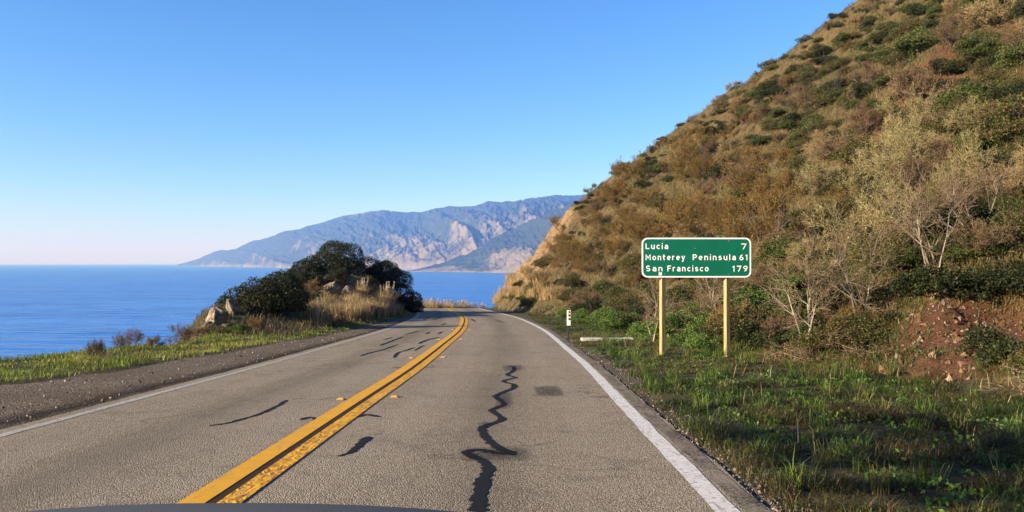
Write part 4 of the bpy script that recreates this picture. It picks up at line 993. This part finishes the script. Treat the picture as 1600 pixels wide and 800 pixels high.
# loose stones on the gravel and the verge
def stones(name, n, x, y, smin, smax, cols):
    m = np.isfinite(x); x, y = x[m], y[m]; n = len(x)
    base = np.array([(1, 0, 0), (-1, 0, 0), (0, 1, 0), (0, -1, 0), (0, 0, 1), (0, 0, -1)], float)
    Fb = np.array([(0, 2, 4), (2, 1, 4), (1, 3, 4), (3, 0, 4), (2, 0, 5), (1, 2, 5), (3, 1, 5), (0, 3, 5)])
    s = smin + (smax - smin) * rng.random(n) ** 3
    V = base[None] * (s[:, None] * (0.6 + 0.6 * rng.random((n, 3))))[:, None] + rng.normal(size=(n, 6, 3)) * s[:, None, None] * 0.2
    a = rng.random(n) * 6.28; ca, sa = np.cos(a)[:, None], np.sin(a)[:, None]
    V = np.stack([V[..., 0] * ca - V[..., 1] * sa, V[..., 0] * sa + V[..., 1] * ca, V[..., 2]], -1)
    V += np.stack([x, y, grade(y) + s * 0.2], 1)[:, None]
    F = (Fb[None] + (np.arange(n) * 6)[:, None, None]).reshape(-1, 3)
    cols = np.asarray(cols, float); c = np.repeat(cols[rng.integers(len(cols), size=n)] * (0.7 + 0.6 * rng.random(n))[:, None], 6, 0)
    tag(mesh_obj(name, V.reshape(-1, 3), F, M_TWIG, tint=c), kind="stuff")
sy = 6 + 30 * rng.random(1900) ** 1.5; so = rng.uniform(0, 1, 1900)
sx = np.interp(sy, CENTRE[:100, 1], CENTRE[:100, 0]) - 3.5 - so ** 1.3 * (gle(sy) - 3.4)
stones("gravel_stones", 1900, sx, sy, 0.004, 0.024, [(0.14, 0.11, 0.085), (0.20, 0.16, 0.12), (0.09, 0.075, 0.06), (0.12, 0.095, 0.075), (0.38, 0.34, 0.28)])
sy = 5 + 22 * rng.random(2500) ** 1.6; sx = np.interp(sy, CENTRE[:100, 1], CENTRE[:100, 0]) + 3.72 + 0.4 * rng.random(2500)
stones("gravel_stones", 2500, sx, sy, 0.004, 0.016, [(0.16, 0.13, 0.10), (0.26, 0.22, 0.17), (0.10, 0.085, 0.07)])

qx = rng.normal(8.2, 0.9, 900); qy = rng.normal(13.6, 1.3, 900); m = bil(DD, qx, qy) > -0.6; qx, qy = qx[m], qy[m]
def clods():
    base = np.array([(1, 0, 0), (-1, 0, 0), (0, 1, 0), (0, -1, 0), (0, 0, 1), (0, 0, -1)], float); n = len(qx)
    Fb = np.array([(0, 2, 4), (2, 1, 4), (1, 3, 4), (3, 0, 4), (2, 0, 5), (1, 2, 5), (3, 1, 5), (0, 3, 5)])
    s_ = 0.012 + 0.075 * rng.random(n) ** 4
    V = base[None] * (s_[:, None] * (0.6 + 0.6 * rng.random((n, 3))))[:, None] + rng.normal(size=(n, 6, 3)) * s_[:, None, None] * 0.25 + np.stack([qx, qy, H(qx, qy) + s_ * 0.2], 1)[:, None]
    F = (Fb[None] + (np.arange(n) * 6)[:, None, None]).reshape(-1, 3); cl = np.array([(0.14, 0.07, 0.04), (0.10, 0.05, 0.03), (0.20, 0.12, 0.07), (0.28, 0.2, 0.13)])
    tag(mesh_obj("dirt_clods", V.reshape(-1, 3), F, M_TWIG, tint=np.repeat(cl[rng.integers(4, size=n)], 6, 0)), kind="stuff")
clods()

# ------------------------------------------------------------------ the destination sign
M_GREEN = plain("sign_green", (0.0, 0.105, 0.058), 0.4, 0.4, 0.32, 1.6)  # lighter and darker green paints the panel's uneven sheen
M_SIGNW = plain("sign_white", (0.78, 0.80, 0.77), 0.45, 0.4, 0.06, 8)
M_SIGNB = plain("sign_back", (0.45, 0.46, 0.46), 0.4, 0.5, 0.05, 5, metal=0.8)
m, nt, b = new_mat("post_wood", 0.85, 0.15); t = NT(nt); v = t.coord((14, 14, 1.2))
t.l(t.ramp(t.noise(v, 1.5, 8, 0.65, 0.5), [(0.3, (0.20, 0.125, 0.055)), (0.5, (0.38, 0.255, 0.115)), (0.72, (0.50, 0.36, 0.18))]), b.inputs["Base Color"]); t.bump(t.noise(v, 6, 4), 0.4, 0.004, b)
M_WOOD = m
SY = 17.8
def sx_(px): return (px - 800) / FPX * SY
def sz_(py): return CAM_Z + (411 - py) / FPX * SY
sign = thing("road_sign", "green destination sign with three white town names on two wooden posts", "road sign", (sx_(1088), SY, float(H(sx_(1088), SY))))
SX0, SZ0 = sign.location.x, sign.location.z
def rrect(w, h, r, n=8):
    P = []
    for cx0, cz0, a0 in ((w / 2 - r, h / 2 - r, 0), (-w / 2 + r, h / 2 - r, 90), (-w / 2 + r, -h / 2 + r, 180), (w / 2 - r, -h / 2 + r, 270)):
        for k in range(n + 1):
            a = R(a0 + 90 * k / n); P.append((cx0 + r * math.cos(a), cz0 + r * math.sin(a)))
    return np.array(P)
SW, SH = (1173.5 - 1003) / FPX * SY, (433.5 - 371.5) / FPX * SY
cz = sz_(402.5) - SZ0
def slab(name, P, y0, y1, mat, parent):
    n = len(P); V = np.vstack([np.column_stack([P[:, 0], np.full(n, y0), P[:, 1] + cz]), np.column_stack([P[:, 0], np.full(n, y1), P[:, 1] + cz])])
    bm_f = [list(range(n)), list(range(2 * n - 1, n - 1, -1))] + [[i, n + i, n + (i + 1) % n, (i + 1) % n] for i in range(n)]
    me = bpy.data.meshes.new(name); me.from_pydata(V.tolist(), [], bm_f); me.update(); me.materials.append(mat)
    o = bpy.data.objects.new(name, me); COL.objects.link(o); o.parent = parent; return o
panel = slab("sign_panel", rrect(SW - 0.012, SH - 0.012, 0.13), -0.010, 0.0, M_GREEN, sign)
A = rrect(SW, SH, 0.135); B = rrect(SW - 0.062, SH - 0.062, 0.108); n = len(A)
V = np.vstack([np.column_stack([A[:, 0], np.full(n, -0.013), A[:, 1] + cz]), np.column_stack([B[:, 0], np.full(n, -0.013), B[:, 1] + cz]), np.column_stack([A[:, 0], np.full(n, 0.004), A[:, 1] + cz])])
F = [(i, n + i, n + (i + 1) % n, (i + 1) % n) for i in range(n)] + [(2 * n + i, i, (i + 1) % n, 2 * n + (i + 1) % n) for i in range(n)]
mesh_obj("border", V, np.array(F), M_SIGNW, panel)
mb = MB(); mb.box((0, 0.006, cz), (SW - 0.1, 0.006, SH - 0.1)); mb.build("sign_back", M_SIGNB, sign)
def arc(cx0, cy0, rx, ry, a0, a1, n=16):
    return [(cx0 + rx * math.cos(R(a0 + (a1 - a0) * k / n)), cy0 + ry * math.sin(R(a0 + (a1 - a0) * k / n))) for k in range(n + 1)]
GLYPH = {
 'L': (0.60, [[(0.09, 0.96), (0.09, 0.09), (0.60, 0.09)]]), 'F': (0.60, [[(0.09, 0.0), (0.09, 0.91), (0.60, 0.91)], [(0.09, 0.50), (0.52, 0.50)]]),
 'M': (0.88, [[(0.09, 0.0), (0.09, 0.92), (0.44, 0.34), (0.79, 0.92), (0.79, 0.0)]]), 'P': (0.66, [[(0.09, 0.0), (0.09, 0.91), (0.36, 0.91)] + arc(0.36, 0.675, 0.22, 0.235, 90, -90) + [(0.09, 0.44)]]),
 'S': (0.64, [arc(0.32, 0.70, 0.22, 0.21, 25, 270, 14) + arc(0.32, 0.29, 0.23, 0.20, 90, -155, 14)]), 's': (0.54, [arc(0.27, 0.53, 0.18, 0.135, 25, 270, 12) + arc(0.27, 0.245, 0.19, 0.155, 90, -155, 12)]),
 'u': (0.58, [[(0.08, 0.74), (0.08, 0.30)] + arc(0.29, 0.30, 0.21, 0.22, 180, 340), [(0.50, 0.74), (0.50, 0.0)]]), 'n': (0.58, [[(0.08, 0.74), (0.08, 0.0)], arc(0.29, 0.44, 0.21, 0.22, 160, 0) + [(0.50, 0.0)]]),
 'c': (0.54, [arc(0.31, 0.37, 0.23, 0.29, 45, 315)]), 'o': (0.62, [arc(0.31, 0.37, 0.23, 0.29, 0, 360, 26)]), 'e': (0.60, [[(0.12, 0.37), (0.52, 0.37)], arc(0.31, 0.37, 0.23, 0.29, 0, 312)]),
 'i': (0.18, [[(0.09, 0.70), (0.09, 0.0)], [(0.09, 0.84), (0.09, 1.02)]]), 'l': (0.18, [[(0.09, 1.0), (0.09, 0.0)]]), 'r': (0.42, [[(0.08, 0.74), (0.08, 0.0)], arc(0.29, 0.42, 0.21, 0.24, 170, 65)]),
 't': (0.44, [[(0.18, 0.95), (0.18, 0.22)] + arc(0.30, 0.22, 0.12, 0.14, 180, 280, 8), [(0.0, 0.66), (0.42, 0.66)]]), 'y': (0.58, [[(0.06, 0.74), (0.30, 0.06)], [(0.53, 0.74), (0.26, -0.12), (0.20, -0.20), (0.08, -0.22)]]),
 'a': (0.58, [arc(0.28, 0.24, 0.20, 0.165, 0, 360, 22), [(0.10, 0.58)] + arc(0.29, 0.47, 0.21, 0.20, 135, 0, 10) + [(0.50, 0.0)]]),
 '7': (0.60, [[(0.0, 0.91), (0.55, 0.91), (0.22, 0.0)]]), '1': (0.34, [[(0.03, 0.74), (0.23, 0.90), (0.23, 0.0)]]),
 '6': (0.62, [arc(0.31, 0.31, 0.225, 0.225, 0, 360, 24), [(0.09, 0.33), (0.12, 0.55), (0.25, 0.80), (0.46, 0.93)]]), '9': (0.62, [arc(0.31, 0.69, 0.225, 0.225, 0, 360, 24), [(0.53, 0.67), (0.50, 0.45), (0.37, 0.20), (0.16, 0.07)]]),
}
def lettering(txt, px0, px1, py_base, cap, parent, stroke=0.155, gap=0.27):
    x = 0.0; lines = []
    for ch in txt:
        w, st = GLYPH[ch]
        for l in st: lines.append([(x + a, b2) for a, b2 in l])
        x += w + gap
    tot = x - gap; k = cap / FPX * SY; kx = (px1 - px0) / FPX * SY / tot
    mb = MB(); x0 = sx_(px0) - SX0; z0 = sz_(py_base) - SZ0
    for li, l in enumerate(lines):
        l = [q for i_, q in enumerate(l) if i_ == 0 or math.dist(q, l[i_ - 1]) > 1e-6]
        p = np.array([(x0 + a * kx, z0 + b2 * k) for a, b2 in l]); hw = stroke * k / 2
        d = np.diff(p, axis=0); d /= np.linalg.norm(d, axis=1)[:, None]
        closed = np.allclose(p[0], p[-1]); yo = -0.0145 - 0.0007 * (li % 3); L_ = []; R_ = []
        for i in range(len(p)):
            a = d[i - 1] if i > 0 else (d[-1] if closed else d[0]); b2 = d[i] if i < len(d) else (d[0] if closed else d[-1])
            m_ = a + b2; m_ /= np.linalg.norm(m_); nn = np.array([-m_[1], m_[0]]); f = hw / max(0.55, abs(nn @ np.array([-a[1], a[0]])))
            L_.append(p[i] + nn * f); R_.append(p[i] - nn * f)
        n = len(p)
        mb.add([(q[0], yo, q[1]) for q in L_ + R_], [(i, i + 1, n + i + 1, n + i) for i in range(n - 1)])
    mb.build("lettering", M_SIGNW, parent)
bpy.context.view_layer.update()
for txt, a, b_, base in (("Lucia", 1008.5, 1044, 389.2), ("7", 1158, 1166, 389.6), ("Monterey", 1008.5, 1070, 406.5), ("Peninsula", 1082, 1149.5, 406.5), ("61", 1155, 1168, 406.7), ("San", 1009, 1035, 424.0), ("Francisco", 1042.5, 1107, 424.0), ("179", 1144, 1168, 424.3)):
    lettering(txt, a, b_, base, 9.2, panel)
mb = MB()
for px, py in ((1037.5, 376), (1138.5, 376.5), (1037.5, 407.5), (1138.5, 408.5), (1038, 428), (1139, 428.3), (1086, 388)):
    x, z = sx_(px) - SX0, sz_(py) - SZ0; mb.tube((x, -0.018, z), (x, -0.008, z), 0.011, n=8)
mb.build("bolts", M_SIGNB, panel)
mb = MB(); mb.box((sx_(1031.5) - SX0, -0.0125, sz_(428) - SZ0), (0.07, 0.004, 0.07)); mb.build("sticker", M_SIGNW, panel)
for px, pw, top in ((1036.2, 0.11, 425), (1137.2, 0.11, 432)):
    x = sx_(px) - SX0; zt = sz_(top) - SZ0 - 0.05; zb = float(H(sx_(px), SY)) - SZ0 - 0.3
    mb = MB(); mb.box((0, 0, (zb + zt) / 2), (pw, 0.10, zt - zb)); mb.box((0, 0, zt + 0.045), (pw, 0.10, 0.09), 0.25)
    p = mb.build("post", M_WOOD, sign, bevel=0.006); p.location = (x, 0.085, 0); p.rotation_euler = (0, 0, R(24))

# ------------------------------------------------------------------ milepost paddle, culvert headwall, lane reflectors
M_DARKM = plain("dark_steel", (0.03, 0.03, 0.032), 0.6, 0.4, 0.2, 30)
M_AMB = plain("amber_sheet", (0.60, 0.52, 0.33), 0.4, 0.4, 0.15, 20)
M_BLACK = plain("black_mark", (0.03, 0.028, 0.025), 0.6, 0.2, 0.1, 20)
MY = 24.2; mx = (887.8 - 800) / FPX * MY; mz = float(H(mx, MY))
mp = thing("milepost_marker", "small white milepost paddle with dark marks on a thin post beside the road", "milepost", (mx, MY, mz), R(6))
mb = MB(); mb.box((0, 0.01, 0.40), (0.045, 0.035, 1.1)); mb.build("post", M_DARKM, mp)
ztop = CAM_Z + (411 - 484.5) / FPX * MY - mz; zbot = CAM_Z + (411 - 508.5) / FPX * MY - mz
mb = MB(); mb.box((0.015, -0.014, (ztop + zbot) / 2), (0.12, 0.008, ztop - zbot)); pad = mb.build("paddle", M_SIGNW, mp, bevel=0.003)
mb = MB(); mb.box((0.035, -0.021, ztop - 0.12), (0.09, 0.003, 0.21)); mb.build("reflector", M_AMB, pad)
mb = MB()
for zz, r_ in ((0.06, 0.028), (0.165, 0.034), (0.28, 0.036)): mb.tube((0.035, -0.026, ztop - zz), (0.035, -0.020, ztop - zz), r_, n=14)
mb.build("marks", M_BLACK, pad)

M_CONC = plain("concrete", (0.36, 0.34, 0.30), 0.9, 0.15, 0.25, 6, bump=0.02)
hwx, hwy = 2.98, 24.0
mb = MB(); mb.box((0, 0, 0.0), (1.62, 0.24, 0.24)); mb.box((-0.7, 0.32, -0.02), (0.2, 0.5, 0.18))
hw = mb.build("culvert_headwall", M_CONC, bevel=0.02); hw.location = (hwx, hwy, float(H(hwx, hwy)) - 0.02)
tag(hw, "low pale concrete headwall lying in the grass behind the milepost", "culvert headwall")

M_RPM = plain("reflector_ceramic", (0.55, 0.33, 0.10), 0.45, 0.5, 0.15, 30); M_LENS = plain("amber_lens", (0.75, 0.28, 0.02), 0.15, 0.6, 0.1, 30)
def marker(x, y, lb):
    r_ = thing("lane_reflector", lb, "road stud", (x, y, float(grade(y)) + 0.004), 0, "amber lane reflectors beside the centre line")
    mb = MB(); mb.box((0, 0, 0.010), (0.105, 0.10, 0.02), 0.72); mb.build("body", M_RPM, r_, bevel=0.004)
    mb = MB(); mb.box((0, -0.0465, 0.0095), (0.085, 0.004, 0.013)); mb.build("lens", M_LENS, r_)
NEARS = ["nearest amber stud", "second nearest amber stud", "third nearest amber stud", "fourth nearest amber stud"]
for i, y in enumerate((10.4, 17.3, 24.6, 31.9)):
    for side, w_ in ((-0.34, "left"), (0.35, "right")):
        xc = float(np.interp(y, CENTRE[:100, 1], CENTRE[:100, 0])) + side
        marker(xc, y + (0.25 if side > 0 else 0), NEARS[i] + " on the " + w_ + " side of the double yellow line")

# ------------------------------------------------------------------ the car the picture was taken from: its hood shows along the bottom edge
m, nt, b = new_mat("car_paint", 0.7, 0.08); t = NT(nt)
t.l(t.mix(t.noise(t.coord(), 400, 2), (0.085, 0.083, 0.077), (0.11, 0.107, 0.10)), b.inputs["Base Color"]); b.inputs["Metallic"].default_value = 0.0; b.inputs["Coat Weight"].default_value = 0.0
M_CAR = m
M_TYRE = plain("rubber", (0.02, 0.02, 0.02), 0.9, 0.1, 0.2, 20); M_RIM = plain("rim_metal", (0.4, 0.4, 0.41), 0.35, 0.5, 0.05, 10, metal=0.9); M_LAMP = plain("lamp_glass", (0.7, 0.72, 0.74), 0.1, 0.6, 0.05, 10)
CXC = -0.62
car = thing("car", "dark grey car whose hood edge fills the bottom left of the picture", "car", (CXC, 0, 0))
def loft(name, secs, mat, parent, close=True):
    V = []; n = len(secs[0][1])
    for y, P in secs: V += [(x, y, z) for x, z in P]
    F = [(i * n + k, (i + 1) * n + k, (i + 1) * n + (k + 1) % n, i * n + (k + 1) % n) for i in range(len(secs) - 1) for k in range(n if close else n - 1)]
    me = bpy.data.meshes.new(name); faces = F + ([list(range(n))[::-1], [(len(secs) - 1) * n + k for k in range(n)]] if close else [])
    me.from_pydata(V, [], faces); me.update(); me.materials.append(mat); me.polygons.foreach_set("use_smooth", [True] * len(faces))
    o = bpy.data.objects.new(name, me); COL.objects.link(o); o.parent = parent; return o
def body_sec(w, zt, zb, crown):
    P = []
    for k in range(13):
        u = -1 + 2 * k / 12; P.append((u * w * 0.93, zt - crown * abs(u) ** 2.4))
    P += [(w, zt - crown - 0.10), (w * 1.01, (zt + zb) / 2), (w * 0.97, zb), (-w * 0.97, zb), (-w * 1.01, (zt + zb) / 2), (-w, zt - crown - 0.10)]
    return P
HT = 0.905
secs = [(y, body_sec(w, zt, 0.22, cr)) for y, w, zt, cr in ((-2.3, 0.72, 0.72, 0.04), (-2.1, 0.82, 0.80, 0.05), (-0.6, 0.88, 0.84, 0.06), (0.75, 0.88, HT - 0.005, 0.06), (1.1, 0.88, HT, 0.05), (1.45, 0.87, HT - 0.008, 0.055), (1.75, 0.85, HT - 0.05, 0.06), (1.95, 0.80, HT - 0.13, 0.09), (2.06, 0.72, HT - 0.26, 0.10))]
loft("body", secs, M_CAR, car)
for sx in (-1, 1):
    mb = MB(); mb.box((sx * 0.62, 1.975, 0.62), (0.26, 0.16, 0.12), 0.8); mb.build("headlight", M_LAMP, car, bevel=0.02)
    for wy in (-1.35, 1.35):
        mb = MB(); mb.tube((sx * 0.70, wy, 0.33), (sx * 0.90, wy, 0.33), 0.33, n=28); wh = mb.build("wheel", M_TYRE, car, bevel=0.02)
        mb = MB(); mb.tube((sx * 0.88, wy, 0.33), (sx * 0.905, wy, 0.33), 0.21, n=20); mb.build("rim", M_RIM, wh)
mb = MB(); mb.box((0, 2.05, 0.42), (0.9, 0.05, 0.16)); mb.build("grille", M_DARKM, car, bevel=0.01)

for kind, lst in PROTO.items():
    for k, pr in enumerate(lst):
        if (kind, k) not in used_first:
            for ch in list(pr.children): bpy.data.objects.remove(ch)
            bpy.data.objects.remove(pr)
